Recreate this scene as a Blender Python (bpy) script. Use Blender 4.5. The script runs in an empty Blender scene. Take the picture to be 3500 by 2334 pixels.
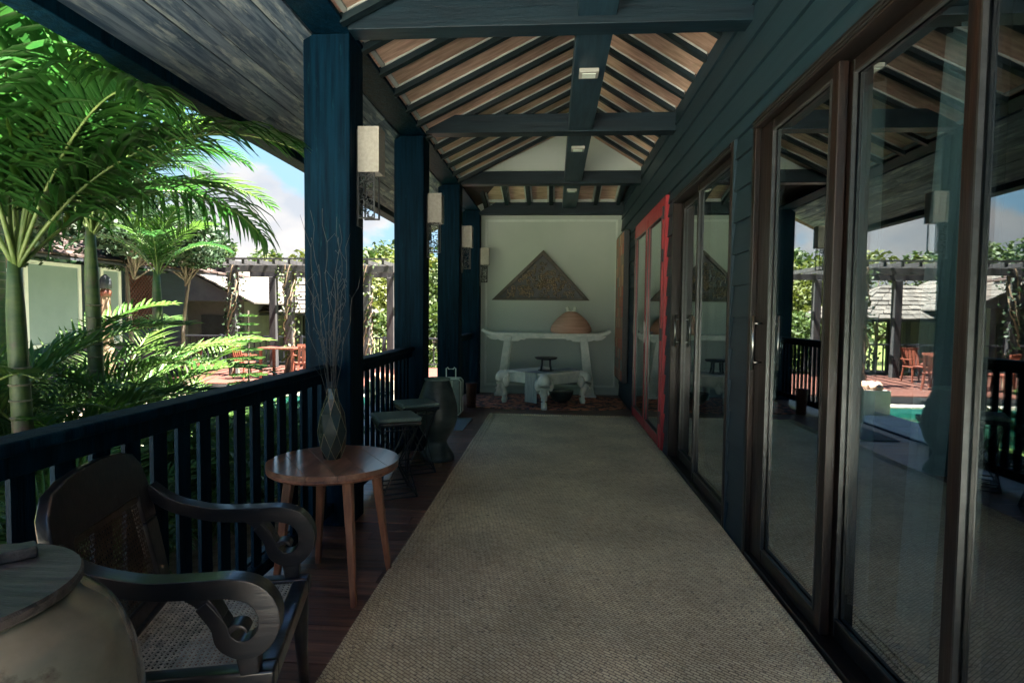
import bpy, math, random
from mathutils import Vector, Matrix, Euler
R = random.Random(7)
rad = math.radians
scene = bpy.context.scene
col = scene.collection

# ------------------------------------------------------------------ camera
cam_d = bpy.data.cameras.new('camera')
cam = bpy.data.objects.new('camera', cam_d)
col.objects.link(cam)
scene.camera = cam
cam_d.sensor_width = 36.0
cam_d.lens = 20.67
cam_d.clip_start = 0.02
cam_d.clip_end = 600
_r = 0.010
_y = Vector((96, 64, -1350)).normalized()
_w = (96 * math.sin(_r) + 64 * math.cos(_r)) / 1350
_z = Vector((math.sin(_r), math.cos(_r), _w)).normalized()
_x = _y.cross(_z)
cam.matrix_world = Matrix.Translation((0, 0, 1.3)) @ Matrix((_x, _y, _z)).to_4x4()

# ------------------------------------------------------------------ world, sun, exposure
SUN_EL, SUN_AZ = 69.0, 98.0          # azimuth clockwise from +Y: the sun stands right of and behind the camera
w = bpy.data.worlds.new('World'); scene.world = w; w.use_nodes = True
nt = w.node_tree; nt.nodes.clear()
N = nt.nodes.new; L = nt.links.new
out = N('ShaderNodeOutputWorld'); bg = N('ShaderNodeBackground')
sky = N('ShaderNodeTexSky'); sky.sky_type = 'NISHITA'; sky.sun_disc = False
sky.sun_elevation = rad(SUN_EL); sky.sun_rotation = rad(SUN_AZ); sky.altitude = 0; sky.air_density = 0.3; sky.dust_density = 0.0; sky.ozone_density = 6.0
bg.inputs['Strength'].default_value = 0.05
tc = N('ShaderNodeTexCoord')
mp = N('ShaderNodeMapping'); mp.inputs['Scale'].default_value = (1.0, 1.0, 1.9); mp.inputs['Location'].default_value = (0.35, 0.1, 0.62)
L(tc.outputs['Generated'], mp.inputs['Vector'])
n1 = N('ShaderNodeTexNoise'); n1.inputs['Scale'].default_value = 3.2; n1.inputs['Detail'].default_value = 9; n1.inputs['Roughness'].default_value = 0.52
L(mp.outputs[0], n1.inputs['Vector'])
sep = N('ShaderNodeSeparateXYZ'); L(tc.outputs['Generated'], sep.inputs[0])
el = N('ShaderNodeMapRange'); el.inputs['From Min'].default_value = 0.10; el.inputs['From Max'].default_value = 0.26
el.inputs['To Min'].default_value = 0.09; el.inputs['To Max'].default_value = -0.05; L(sep.outputs['Z'], el.inputs['Value'])
ad = N('ShaderNodeMath'); ad.operation = 'ADD'; L(n1.outputs['Fac'], ad.inputs[0]); L(el.outputs[0], ad.inputs[1])
cr = N('ShaderNodeMapRange'); cr.interpolation_type = 'SMOOTHSTEP'
cr.inputs['From Min'].default_value = 0.555; cr.inputs['From Max'].default_value = 0.615; L(ad.outputs[0], cr.inputs['Value'])
n2 = N('ShaderNodeTexNoise'); n2.inputs['Scale'].default_value = 7; n2.inputs['Detail'].default_value = 5; L(mp.outputs[0], n2.inputs['Vector'])
cc = N('ShaderNodeValToRGB'); cc.color_ramp.elements[0].position = 0.36; cc.color_ramp.elements[0].color = (0.80, 0.86, 0.95, 1)
cc.color_ramp.elements[1].position = 0.62; cc.color_ramp.elements[1].color = (1.25, 1.17, 1.10, 1); L(n2.outputs['Fac'], cc.inputs[0])
dk = N('ShaderNodeMix'); dk.data_type = 'RGBA'; dk.blend_type = 'DARKEN'; dk.inputs['Factor'].default_value = 1.0; L(sky.outputs[0], dk.inputs['A']); dk.inputs['B'].default_value = (0.58, 0.95, 1.25, 1)
mx = N('ShaderNodeMix'); mx.data_type = 'RGBA'; L(cr.outputs[0], mx.inputs['Factor']); L(dk.outputs['Result'], mx.inputs['A']); L(cc.outputs[0], mx.inputs['B'])
L(mx.outputs['Result'], bg.inputs['Color']); L(bg.outputs[0], out.inputs['Surface'])

sd = bpy.data.lights.new('sun', 'SUN'); sd.energy = 4.2; sd.angle = rad(0.5); sd.color = (1.0, 0.93, 0.82)
so = bpy.data.objects.new('sun', sd); col.objects.link(so)
_a, _e = rad(SUN_AZ), rad(SUN_EL)
sdir = Vector((math.sin(_a) * math.cos(_e), math.cos(_a) * math.cos(_e), math.sin(_e)))
so.rotation_euler = sdir.to_track_quat('Z', 'Y').to_euler(); so.location = (6, -6, 12)

scene.view_settings.view_transform = 'Standard'; scene.view_settings.look = 'None'
scene.view_settings.exposure = 4.25; scene.view_settings.gamma = 1.0
scene.render.engine = 'CYCLES'
cy = scene.cycles
cy.max_bounces = 9; cy.diffuse_bounces = 6; cy.glossy_bounces = 4; cy.transmission_bounces = 6; cy.transparent_max_bounces = 24
cy.use_denoising = True; cy.sample_clamp_indirect = 6.0

# ------------------------------------------------------------------ mesh helpers
def cat(pts, n=6):
    """Catmull-Rom through the points (tuples of any size)."""
    P = [pts[0]] + list(pts) + [pts[-1]]; o = []
    for i in range(1, len(P) - 2):
        for k in range(n):
            t = k / n
            o.append(tuple(0.5 * (2*b + (c-a)*t + (2*a-5*b+4*c-d)*t*t + (3*b-a-3*c+d)*t**3) for a, b, c, d in zip(P[i-1], P[i], P[i+1], P[i+2])))
    o.append(tuple(pts[-1])); return o

class MB:
    def __init__(s): s.v = []; s.f = []; s.m = None
    def add(s, vs, fs):
        k = len(s.v)
        if s.m is not None: vs = [tuple(s.m @ Vector(p)) for p in vs]
        s.v += [tuple(p) for p in vs]; s.f += [tuple(i + k for i in f) for f in fs]; return s
    def box(s, x0, x1, y0, y1, z0, z1):
        return s.add([(x0,y0,z0),(x1,y0,z0),(x1,y1,z0),(x0,y1,z0),(x0,y0,z1),(x1,y0,z1),(x1,y1,z1),(x0,y1,z1)],
                     [(0,3,2,1),(4,5,6,7),(0,1,5,4),(1,2,6,5),(2,3,7,6),(3,0,4,7)])
    def taper(s, p0, p1, a0, b0, a1, b1, up=(0,1,0)):
        """square bar from p0 to p1 with half sizes a, b at each end"""
        p0, p1 = Vector(p0), Vector(p1); d = (p1-p0).normalized(); u = Vector(up)
        if abs(d.dot(u)) > 0.99: u = Vector((1,0,0))
        x = d.cross(u).normalized(); y = x.cross(d)
        vs = [p + x*sx*a + y*sy*b for p, a, b in ((p0,a0,b0),(p1,a1,b1)) for sx, sy in ((-1,-1),(1,-1),(1,1),(-1,1))]
        return s.add(vs, [(0,1,2,3),(7,6,5,4),(0,4,5,1),(1,5,6,2),(2,6,7,3),(3,7,4,0)])
    def tube(s, pts, r, n=6, cap=True):
        P = [Vector(p) for p in pts]; rr = r if isinstance(r, (list, tuple)) else [r]*len(P)
        vs = []; ref = None
        for i, p in enumerate(P):
            d = (P[min(i+1, len(P)-1)] - P[max(i-1, 0)])
            d = d.normalized() if d.length > 1e-9 else Vector((0,0,1))
            if ref is None: ref = Vector((0,0,1)) if abs(d.z) < 0.9 else Vector((1,0,0))
            x = d.cross(ref).normalized(); y = x.cross(d).normalized(); ref = y if False else ref
            if x.length < 0.1: x = Vector((1,0,0)); y = x.cross(d)
            for k in range(n):
                a = 2*math.pi*k/n; vs.append(p + (x*math.cos(a) + y*math.sin(a))*rr[i])
        fs = []
        for i in range(len(P)-1):
            for k in range(n):
                a, b = i*n+k, i*n+(k+1) % n; fs.append((a, b, b+n, a+n))
        if cap: fs.append(tuple(reversed(range(n)))); fs.append(tuple(range((len(P)-1)*n, len(P)*n)))
        return s.add(vs, fs)
    def lathe(s, prof, n=32, c=(0,0,0)):
        vs = []; fs = []
        for r, z in prof:
            for k in range(n):
                a = 2*math.pi*k/n; vs.append((c[0]+r*math.cos(a), c[1]+r*math.sin(a), c[2]+z))
        for i in range(len(prof)-1):
            for k in range(n):
                a, b = i*n+k, i*n+(k+1) % n; fs.append((a, b, b+n, a+n))
        fs.append(tuple(reversed(range(n)))); fs.append(tuple(range((len(prof)-1)*n, len(prof)*n)))
        return s.add(vs, fs)
    def prism(s, poly, a0, a1, axis='y'):
        """poly in the plane across the axis: y -> (x,z), x -> (y,z), z -> (x,y)"""
        n = len(poly)
        f = {'y': lambda p, a: (p[0], a, p[1]), 'x': lambda p, a: (a, p[0], p[1]), 'z': lambda p, a: (p[0], p[1], a)}[axis]
        vs = [f(p, a0) for p in poly] + [f(p, a1) for p in poly]
        fs = [tuple(range(n)), tuple(reversed(range(n, 2*n)))] + [(i, i+n, (i+1) % n+n, (i+1) % n) for i in range(n)]
        return s.add(vs, fs)
    def band(s, path, wid, v0, v1):
        """flat board cut along a curve in the XZ plane, thickness from v0 to v1 along Y"""
        P = [Vector((p[0], p[1])) for p in path]; n = len(P)
        wd = wid if isinstance(wid, (list, tuple)) else [wid]*n; A = []; B = []
        for i in range(n):
            d = (P[min(i+1, n-1)]-P[max(i-1, 0)]).normalized(); q = Vector((-d.y, d.x))
            A.append(P[i]+q*wd[i]/2); B.append(P[i]-q*wd[i]/2)
        vs = []
        for i in range(n):
            for q in (A[i], B[i]):
                for v in (v0, v1): vs.append((q.x, v, q.y))
        fs = [(0,1,3,2), tuple((n-1)*4+i for i in (0,2,3,1))]
        for i in range(n-1):
            a, b = 4*i, 4*i+4
            fs += [(a, b, b+1, a+1), (a+1, b+1, b+3, a+3), (a+3, b+3, b+2, a+2), (a+2, b+2, b, a)]
        return s.add(vs, fs)
    def ellip(s, c, r, n=10, m=7):
        vs = []; fs = []
        for i in range(m+1):
            t = math.pi*i/m
            for k in range(n):
                a = 2*math.pi*k/n; vs.append((c[0]+r[0]*math.sin(t)*math.cos(a), c[1]+r[1]*math.sin(t)*math.sin(a), c[2]+r[2]*math.cos(t)))
        for i in range(m):
            for k in range(n):
                a, b = i*n+k, i*n+(k+1) % n; fs.append((a, a+n, b+n, b))
        return s.add(vs, fs)
    def mesh(s, name, mat, smooth=False, org=(0,0,0)):
        me = bpy.data.meshes.new(name)
        ox, oy, oz = org
        me.from_pydata([(x-ox, y-oy, z-oz) for x, y, z in s.v], [], s.f)
        import bmesh
        bm = bmesh.new(); bm.from_mesh(me)
        bmesh.ops.recalc_face_normals(bm, faces=bm.faces[:]); bm.to_mesh(me); bm.free()
        if smooth: me.polygons.foreach_set('use_smooth', [True]*len(me.polygons))
        if mat: me.materials.append(mat)
        return me
    def build(s, name, mat, parent=None, smooth=False, bevel=0, org=None, seg=2):
        o0 = org if org is not None else (tuple(parent_origin(parent)) if parent else (0,0,0))
        me = s.mesh(name, mat, smooth, o0)
        o = bpy.data.objects.new(name, me); col.objects.link(o)
        if parent: o.parent = parent
        elif org is not None: o.location = org
        if bevel:
            b = o.modifiers.new('bevel', 'BEVEL'); b.width = bevel; b.segments = seg; b.limit_method = 'ANGLE'; b.angle_limit = rad(35)
            for p in me.polygons: p.use_smooth = True
            wn = o.modifiers.new('wn', 'WEIGHTED_NORMAL')
        return o

def parent_origin(p):
    v = Vector((0,0,0))
    while p is not None: v += Vector(p.location); p = p.parent
    return v

def tag(o, label=None, cat=None, group=None, kind=None):
    if label: o['label'] = label
    if cat: o['category'] = cat
    if group: o['group'] = group
    if kind: o['kind'] = kind
    return o

def thing(name, label, cat, loc=(0,0,0), rz=0, group=None):
    o = bpy.data.objects.new(name, None); col.objects.link(o); o.location = loc; o.rotation_euler = (0,0,rz)
    o.empty_display_size = 0.1
    return tag(o, label, cat, group)

def inst(name, me, parent=None, loc=(0,0,0), rot=(0,0,0), sc=(1,1,1)):
    o = bpy.data.objects.new(name, me); col.objects.link(o); o.parent = parent
    o.location = loc; o.rotation_euler = rot; o.scale = sc
    return o

def dup(root, loc, rz=None, label=None, sc=None):
    def cp(o, par):
        c = o.copy(); col.objects.link(c)
        if par is not None: c.parent = par
        for ch in list(o.children): cp(ch, c)
        return c
    r = cp(root, None); r.location = loc
    if rz is not None: r.rotation_euler = (0,0,rz)
    if label: r['label'] = label
    if sc: r.scale = (sc, sc, sc)
    return r

# ------------------------------------------------------------------ materials
GAIN = dict(navy_black_wood=1.15, dark_beam_wood=0.6, dark_beam_wood_lengthwise=1.0, rafter_wood=0.7, roof_board=2.3, white_fillet=0.8, white_plastic=0.5, brushed_metal=0.6, varnished_door_wood=0.5, varnished_header_wood=0.5, sheer_curtain=1.2, weathered_soffit_board=1.3, slate_siding=0.78, mint_wall_paint=1.5, mint_moulding_paint=1.5, dark_floor_board=3.2, off_white_paint=1.4, teak_tabletop=1.5, teak_leg=1.5, cane_weave=2.2, dark_mahogany=1.0, olive_glaze=2.1, green_grey_cushion=2.2, dark_green_pot=1.5, grey_bead=0.25, grey_green_suitcase=1.6, smoky_green_vase=0.65, grey_twig=0.6, carved_dark_wood=1.7, oriental_rug=1.5, mosaic_panel=1.5, grey_table_runner=1.3, garden_soil=2.6, pool_deck_stone=1.15, terracotta=1.25, grey_wood_lid=1.1)
def mat(name, c1, c2=None, scale=(8,8,8), rough=0.6, bump=0.0, bscale=None, detail=6, contrast=(0.35,0.65), spec=0.5,
        vary=0.0, coat=0.0, metal=0.0, wear=None, transl=0.0, rough2=None):
    m = bpy.data.materials.new(name); m.use_nodes = True
    t = m.node_tree; b = t.nodes['Principled BSDF']; n = t.nodes.new; l = t.links.new
    c2 = c2 or c1; g_ = GAIN.get(name, 1.0); c1 = tuple(min(.85, x*g_) for x in c1); c2 = tuple(min(.85, x*g_) for x in c2)
    if wear: wear = (tuple(min(.85, x*g_) for x in wear[0]), wear[1], wear[2])
    tc = n('ShaderNodeTexCoord'); oi = n('ShaderNodeObjectInfo')
    ml = n('ShaderNodeMath'); ml.operation = 'MULTIPLY'; ml.inputs[1].default_value = 37.0; l(oi.outputs['Random'], ml.inputs[0])
    va = n('ShaderNodeVectorMath'); va.operation = 'ADD'; l(tc.outputs['Object'], va.inputs[0]); l(ml.outputs[0], va.inputs[1])
    mp = n('ShaderNodeMapping'); mp.inputs['Scale'].default_value = scale; l(va.outputs[0], mp.inputs['Vector'])
    nz = n('ShaderNodeTexNoise'); nz.inputs['Scale'].default_value = 1; nz.inputs['Detail'].default_value = detail; nz.inputs['Roughness'].default_value = 0.6
    l(mp.outputs[0], nz.inputs['Vector'])
    rp = n('ShaderNodeValToRGB'); rp.color_ramp.elements[0].position = contrast[0]; rp.color_ramp.elements[1].position = contrast[1]
    rp.color_ramp.elements[0].color = (*c1, 1); rp.color_ramp.elements[1].color = (*c2, 1); l(nz.outputs['Fac'], rp.inputs[0])
    cur = rp.outputs[0]
    if wear:                                   # (colour, scale, threshold): worn patches of another colour
        wn = n('ShaderNodeTexNoise'); ws_ = wear[1] if isinstance(wear[1], tuple) else (wear[1],)*3; wq = n('ShaderNodeMapping'); wq.inputs['Scale'].default_value = ws_; l(va.outputs[0], wq.inputs['Vector']); l(wq.outputs[0], wn.inputs['Vector']); wn.inputs['Scale'].default_value = 1.0; wn.inputs['Detail'].default_value = 9; wn.inputs['Roughness'].default_value = 0.7
        wr = n('ShaderNodeMapRange'); wr.inputs['From Min'].default_value = wear[2]; wr.inputs['From Max'].default_value = wear[2]+0.12; l(wn.outputs['Fac'], wr.inputs['Value'])
        wm = n('ShaderNodeMix'); wm.data_type = 'RGBA'; l(wr.outputs[0], wm.inputs['Factor']); l(cur, wm.inputs['A']); wm.inputs['B'].default_value = (*wear[0], 1)
        cur = wm.outputs['Result']
    if vary:
        hs = n('ShaderNodeHueSaturation'); mr = n('ShaderNodeMapRange'); mr.inputs['To Min'].default_value = 1-vary; mr.inputs['To Max'].default_value = 1+vary
        l(oi.outputs['Random'], mr.inputs['Value']); l(mr.outputs[0], hs.inputs['Value']); l(cur, hs.inputs['Color']); cur = hs.outputs[0]
    l(cur, b.inputs['Base Color'])
    b.inputs['Roughness'].default_value = rough; b.inputs['Specular IOR Level'].default_value = spec
    b.inputs['Metallic'].default_value = metal; b.inputs['Coat Weight'].default_value = coat; b.inputs['Coat Roughness'].default_value = 0.15
    if rough2 is not None:
        rr = n('ShaderNodeMapRange'); rr.inputs['From Min'].default_value = 0.3; rr.inputs['From Max'].default_value = 0.7
        rr.inputs['To Min'].default_value = rough; rr.inputs['To Max'].default_value = rough2; l(nz.outputs['Fac'], rr.inputs['Value']); l(rr.outputs[0], b.inputs['Roughness'])
    if bump:
        bp = n('ShaderNodeBump'); bp.inputs['Strength'].default_value = bump; bp.inputs['Distance'].default_value = 0.01
        if bscale:
            mb = n('ShaderNodeMapping'); mb.inputs['Scale'].default_value = bscale; l(va.outputs[0], mb.inputs['Vector'])
            bz = n('ShaderNodeTexNoise'); bz.inputs['Scale'].default_value = 1; bz.inputs['Detail'].default_value = 6; l(mb.outputs[0], bz.inputs['Vector']); l(bz.outputs['Fac'], bp.inputs['Height'])
        else: l(nz.outputs['Fac'], bp.inputs['Height'])
        l(bp.outputs[0], b.inputs['Normal'])
    if transl:
        tr = n('ShaderNodeBsdfTranslucent'); l(cur, tr.inputs['Color']); ms = n('ShaderNodeMixShader'); ms.inputs[0].default_value = transl
        l(b.outputs[0], ms.inputs[1]); l(tr.outputs[0], ms.inputs[2]); l(ms.outputs[0], t.nodes['Material Output'].inputs['Surface'])
    return m

M = {}
M['navy']   = mat('navy_black_wood', (0.0004,0.006,0.013), (0.001,0.015,0.031), (34,34,1.8), 0.6, 0.7, wear=((0.003,0.028,0.042), (26,26,4), 0.60), spec=0.05)
M['beam']   = mat('dark_beam_wood', (0.001,0.013,0.024), (0.004,0.026,0.042), (2.5,30,30), 0.55, 0.35, spec=0.3, wear=((0.02,0.045,0.055), 9, 0.64))
M['beamy']  = mat('dark_beam_wood_lengthwise', (0.003,0.018,0.032), (0.012,0.040,0.06), (30,2.5,30), 0.55, 0.3, spec=0.4)
M['rafter'] = mat('rafter_wood', (0.003,0.013,0.02), (0.007,0.024,0.032), (6,30,6), 0.5, 0.3, spec=0.35)
M['board']  = mat('roof_board', (0.16,0.105,0.078), (0.27,0.185,0.14), (5,26,5), 0.7, 0.3, vary=0.22, wear=((0.15,0.14,0.08), 2.3, 0.60), spec=0.25)
M['fillet'] = mat('white_fillet', (0.45,0.50,0.47), (0.58,0.62,0.58), (9,9,9), 0.6, vary=0.12)
M['soffit'] = mat('weathered_soffit_board', (0.022,0.042,0.068), (0.085,0.115,0.145), (34,2.2,34), 0.72, 0.6, vary=0.28, wear=((0.19,0.22,0.22), (18,2.4,18), 0.51), contrast=(0.40,0.60), spec=0.3)
M['siding'] = mat('slate_siding', (0.005,0.024,0.038), (0.010,0.034,0.050), (6,2,30), 0.55, 0.2, vary=0.10, spec=0.4)
M['doorw']  = mat('varnished_door_wood', (0.006,0.006,0.007), (0.030,0.014,0.009), (40,40,2.5), 0.4, 0.25, coat=0.15, spec=0.3)
M['doorh']  = mat('varnished_header_wood', (0.006,0.007,0.008), (0.024,0.014,0.011), (40,2.5,40), 0.42, 0.25, coat=0.1, spec=0.3)
M['red']    = mat('red_paint', (0.26,0.014,0.024), (0.42,0.030,0.042), (20,20,3), 0.4, 0.15, wear=((0.26,0.02,0.03), 12, 0.66))
M['metal']  = mat('brushed_metal', (0.55,0.56,0.56), (0.68,0.68,0.66), (50,50,50), 0.3, metal=1.0)
M['black']  = mat('black_metal', (0.008,0.012,0.015), (0.015,0.02,0.024), (40,40,40), 0.4)
M['floor']  = mat('dark_floor_board', (0.024,0.014,0.012), (0.072,0.038,0.028), (2.2,34,34), 0.26, 0.30, vary=0.30, rough2=0.5, spec=0.5, wear=((0.13,0.07,0.05), 6, 0.62))
M['sub']    = mat('dark_subfloor', (0.01,0.008,0.007))
M['mint']   = mat('mint_wall_paint', (0.275,0.325,0.295), (0.305,0.355,0.32), (1.5,1.5,1.5), 0.7, 0.04, bscale=(60,60,60), contrast=(0.3,0.7))
M['mintx']  = mat('mint_panel_paint_outside', (0.15,0.235,0.225), (0.18,0.27,0.26), (2,2,2), 0.6)
M['mintl']  = mat('mint_moulding_paint', (0.36,0.42,0.38), (0.42,0.47,0.43), (6,6,6), 0.5)
M['teak']   = mat('teak_tabletop', (0.085,0.040,0.026), (0.20,0.100,0.064), (28,3,28), 0.28, 0.15, coat=0.3, vary=0.12, contrast=(0.3,0.7))
M['teakl']  = mat('teak_leg', (0.10,0.040,0.024), (0.21,0.088,0.05), (30,30,3), 0.4, 0.15)
M['mahog']  = mat('dark_mahogany', (0.005,0.008,0.012), (0.020,0.016,0.018), (3,30,30), 0.30, 0.15, coat=0.5)
M['cane']   = mat('cane_weave', (0.10,0.12,0.12), (0.24,0.25,0.23), (30,30,30), 0.5, vary=0.0)
M['caneb']  = mat('brown_cane_weave', (0.04,0.025,0.016), (0.10,0.065,0.040), (30,30,30), 0.5)
M['lid']    = mat('grey_wood_lid', (0.022,0.021,0.022), (0.085,0.072,0.066), (4,46,46), 0.45, 0.7)
M['glaze']  = mat('olive_glaze', (0.072,0.076,0.060), (0.125,0.128,0.098), (5,5,9), 0.16, 0.12, coat=0.9, contrast=(0.3,0.7), wear=((0.05,0.045,0.035), (9,9,14), 0.60))
M['vase']   = mat('smoky_green_vase', (0.020,0.040,0.038), (0.045,0.065,0.058), (9,9,9), 0.22, coat=0.5)
M['gold']   = mat('dull_gold_line', (0.20,0.18,0.11), (0.30,0.26,0.16), (30,30,30), 0.4, metal=0.5)
M['twig']   = mat('grey_twig', (0.025,0.035,0.045), (0.08,0.08,0.08), (30,30,30), 0.7)
M['cush']   = mat('green_grey_cushion', (0.045,0.072,0.066), (0.075,0.105,0.095), (120,120,120), 0.75, 0.3)
M['pot']    = mat('dark_green_pot', (0.014,0.022,0.022), (0.038,0.052,0.048), (5,5,14), 0.38, 0.4, wear=((0.075,0.085,0.075), 12, 0.63))
M['shell']  = mat('grey_green_suitcase', (0.10,0.125,0.11), (0.14,0.16,0.14), (20,20,20), 0.4)
M['white']  = mat('off_white_paint', (0.44,0.50,0.44), (0.58,0.62,0.54), (10,10,10), 0.5, 0.1, wear=((0.24,0.26,0.22), 20, 0.64))
M['runner'] = mat('grey_table_runner', (0.20,0.24,0.23), (0.34,0.38,0.36), (90,90,8), 0.85, 0.3)
M['terra']  = mat('terracotta', (0.42,0.25,0.17), (0.54,0.34,0.25), (3,3,40), 0.65, 0.15)
M['carved'] = mat('carved_dark_wood', (0.04,0.03,0.020), (0.20,0.145,0.085), (26,26,26), 0.55, 0.4)
M['cframe'] = mat('carved_frame_wood', (0.035,0.032,0.026), (0.075,0.062,0.045), (20,20,20), 0.5, 0.2)
M['basket'] = mat('brown_wicker', (0.04,0.012,0.008), (0.08,0.025,0.016), (60,60,60), 0.6, 0.5)
M['shade']  = mat('sconce_linen', (0.27,0.26,0.23), (0.34,0.33,0.29), (50,50,50), 0.7)
M['ltwht']  = mat('white_plastic', (0.60,0.62,0.56))
M['curt']   = mat('sheer_curtain', (0.34,0.36,0.36), (0.42,0.44,0.44), (20,20,2), 0.9, transl=0.35)
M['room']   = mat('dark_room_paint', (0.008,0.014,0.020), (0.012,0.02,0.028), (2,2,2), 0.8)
M['mosaic'] = mat('mosaic_panel', (0.10,0.07,0.05), (0.42,0.22,0.14), (30,24,24), 0.5, 0.5, detail=3, contrast=(0.42,0.58), wear=((0.07,0.14,0.13), 16, 0.58))
M['mat']    = mat('grey_doormat', (0.11,0.13,0.15), (0.17,0.19,0.21), (60,60,60), 0.9, 0.4)
# outdoors
M['bounce_court'] = mat('bounce_court_paving', (0.62,0.60,0.55), (0.74,0.72,0.66), (3,3,3), 0.8)  # invented paving, kept pale to throw sunlight into the veranda
M['stone']  = mat('pool_deck_stone', (0.36,0.33,0.28), (0.46,0.43,0.37), (6,6,6), 0.75, 0.2, vary=0.08)
M['soil']   = mat('garden_soil', (0.08,0.062,0.045), (0.18,0.14,0.105), (9,9,9), 0.95, 0.6)
M['lawn']   = mat('lawn_ground', (0.065,0.105,0.022), (0.15,0.17,0.04), (1.6,1.6,1.6), 0.95, 0.5, bscale=(25,25,25))
M['redeck'] = mat('red_deck_board', (0.06,0.018,0.012), (0.09,0.03,0.018), (3,20,20), 0.65, 0.2, vary=0.15)
M['pool']   = mat('pool_tile', (0.015,0.17,0.18), (0.025,0.22,0.22), (7,7,7), 0.4)
M['perg']   = mat('pergola_wood', (0.018,0.019,0.023), (0.045,0.042,0.043), (14,14,3), 0.7, 0.3, wear=((0.06,0.057,0.05), 7, 0.62))
M['orange'] = mat('orange_chair_paint', (0.13,0.030,0.018), (0.17,0.05,0.028), (12,12,12), 0.5)
M['blue']   = mat('blue_drum', (0.02,0.09,0.20), (0.03,0.12,0.26), (8,8,8), 0.4)
M['house']  = mat('pale_house_wall', (0.085,0.087,0.095), (0.12,0.12,0.12), (3,3,3), 0.8, 0.1)
M['shing']  = mat('grey_shingle', (0.045,0.040,0.036), (0.10,0.087,0.075), (6,6,6), 0.85, 0.5, vary=0.28)
M['broof']  = mat('brown_roof_tile', (0.028,0.016,0.013), (0.055,0.033,0.026), (8,8,8), 0.8, 0.4, vary=0.2)
M['hbase']  = mat('dark_plinth', (0.018,0.022,0.03), (0.03,0.035,0.045), (5,5,5), 0.7)
M['parasol']= mat('beige_parasol_cloth', (0.17,0.11,0.07), (0.23,0.155,0.10), (20,20,4), 0.85)
M['plant']  = mat('pale_planter', (0.50,0.46,0.38), (0.62,0.58,0.50), (9,9,9), 0.8, 0.2)
M['palmg']  = mat('palm_leaf', (0.012,0.075,0.016), (0.042,0.130,0.020), (3,3,3), 0.42, 0.0, vary=0.35, transl=0.42, contrast=(0.3,0.7), wear=((0.13,0.12,0.02), 2.2, 0.62))
M['palmy']  = mat('palm_leaf_bright', (0.035,0.115,0.014), (0.080,0.160,0.022), (3,3,3), 0.45, vary=0.25, transl=0.45)
M['fern']   = mat('fern_leaf', (0.028,0.095,0.024), (0.085,0.150,0.028), (4,4,4), 0.5, vary=0.35, transl=0.40)
M['rachis'] = mat('palm_rachis', (0.07,0.14,0.03), (0.16,0.22,0.06), (10,10,10), 0.5)
M['trunk']  = mat('green_palm_trunk', (0.022,0.062,0.022), (0.060,0.100,0.028), (6,6,20), 0.5, 0.2, wear=((0.085,0.06,0.048), 5, 0.53))
M['ring']   = mat('palm_ring_scar', (0.10,0.11,0.07), (0.17,0.16,0.11), (10,10,10), 0.8)
M['leafd']  = mat('dark_leaf', (0.010,0.032,0.014), (0.026,0.056,0.018), (2,2,2), 0.6, vary=0.2, transl=0.3)
M['leafm']  = mat('mid_leaf', (0.022,0.050,0.010), (0.055,0.085,0.015), (1.2,1.2,1.2), 0.6, vary=0.2, transl=0.35)
M['leafy']  = mat('yellow_leaf', (0.055,0.080,0.010), (0.11,0.125,0.018), (1.2,1.2,1.2), 0.6, vary=0.2, transl=0.35)
M['bark']   = mat('bark', (0.07,0.055,0.045), (0.16,0.13,0.10), (12,12,3), 0.9, 0.5)
M['vine']   = mat('dry_vine', (0.13,0.09,0.06), (0.2,0.15,0.1), (12,12,12), 0.9)

def glass_mat(name, tint=(0.62,0.74,0.78), base=0.05, top=0.95, power=1.8):
    m = bpy.data.materials.new(name); m.use_nodes = True; t = m.node_tree; t.nodes.clear(); n = t.nodes.new; l = t.links.new
    o = n('ShaderNodeOutputMaterial'); tr = n('ShaderNodeBsdfTransparent'); tr.inputs[0].default_value = (*tint, 1)
    g = n('ShaderNodeBsdfGlossy'); g.inputs['Roughness'].default_value = 0.0; g.inputs['Color'].default_value = (0.95,1,1,1)
    lw = n('ShaderNodeLayerWeight'); lw.inputs['Blend'].default_value = 0.5
    p = n('ShaderNodeMath'); p.operation = 'POWER'; p.inputs[1].default_value = power; l(lw.outputs['Facing'], p.inputs[0])
    r = n('ShaderNodeMapRange'); r.inputs['To Min'].default_value = base; r.inputs['To Max'].default_value = top; l(p.outputs[0], r.inputs['Value'])
    s = n('ShaderNodeMixShader'); l(r.outputs[0], s.inputs[0]); l(tr.outputs[0], s.inputs[1]); l(g.outputs[0], s.inputs[2]); l(s.outputs[0], o.inputs['Surface'])
    return m
M['glass'] = glass_mat('window_glass')
wm = glass_mat('pool_water', (0.75,0.95,0.95), 0.02, 0.7, 4.0); M['water'] = wm
t = wm.node_tree; wv = t.nodes.new('ShaderNodeTexNoise'); wv.inputs['Scale'].default_value = 5; wb = t.nodes.new('ShaderNodeBump'); wb.inputs['Strength'].default_value = 0.25; wb.inputs['Distance'].default_value = 0.04
tcw = t.nodes.new('ShaderNodeTexCoord'); t.links.new(tcw.outputs['Object'], wv.inputs['Vector']); t.links.new(wv.outputs['Fac'], wb.inputs['Height'])
for q in t.nodes:
    if q.type in ('BSDF_GLOSSY', 'LAYER_WEIGHT'): t.links.new(wb.outputs[0], q.inputs['Normal'])

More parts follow.
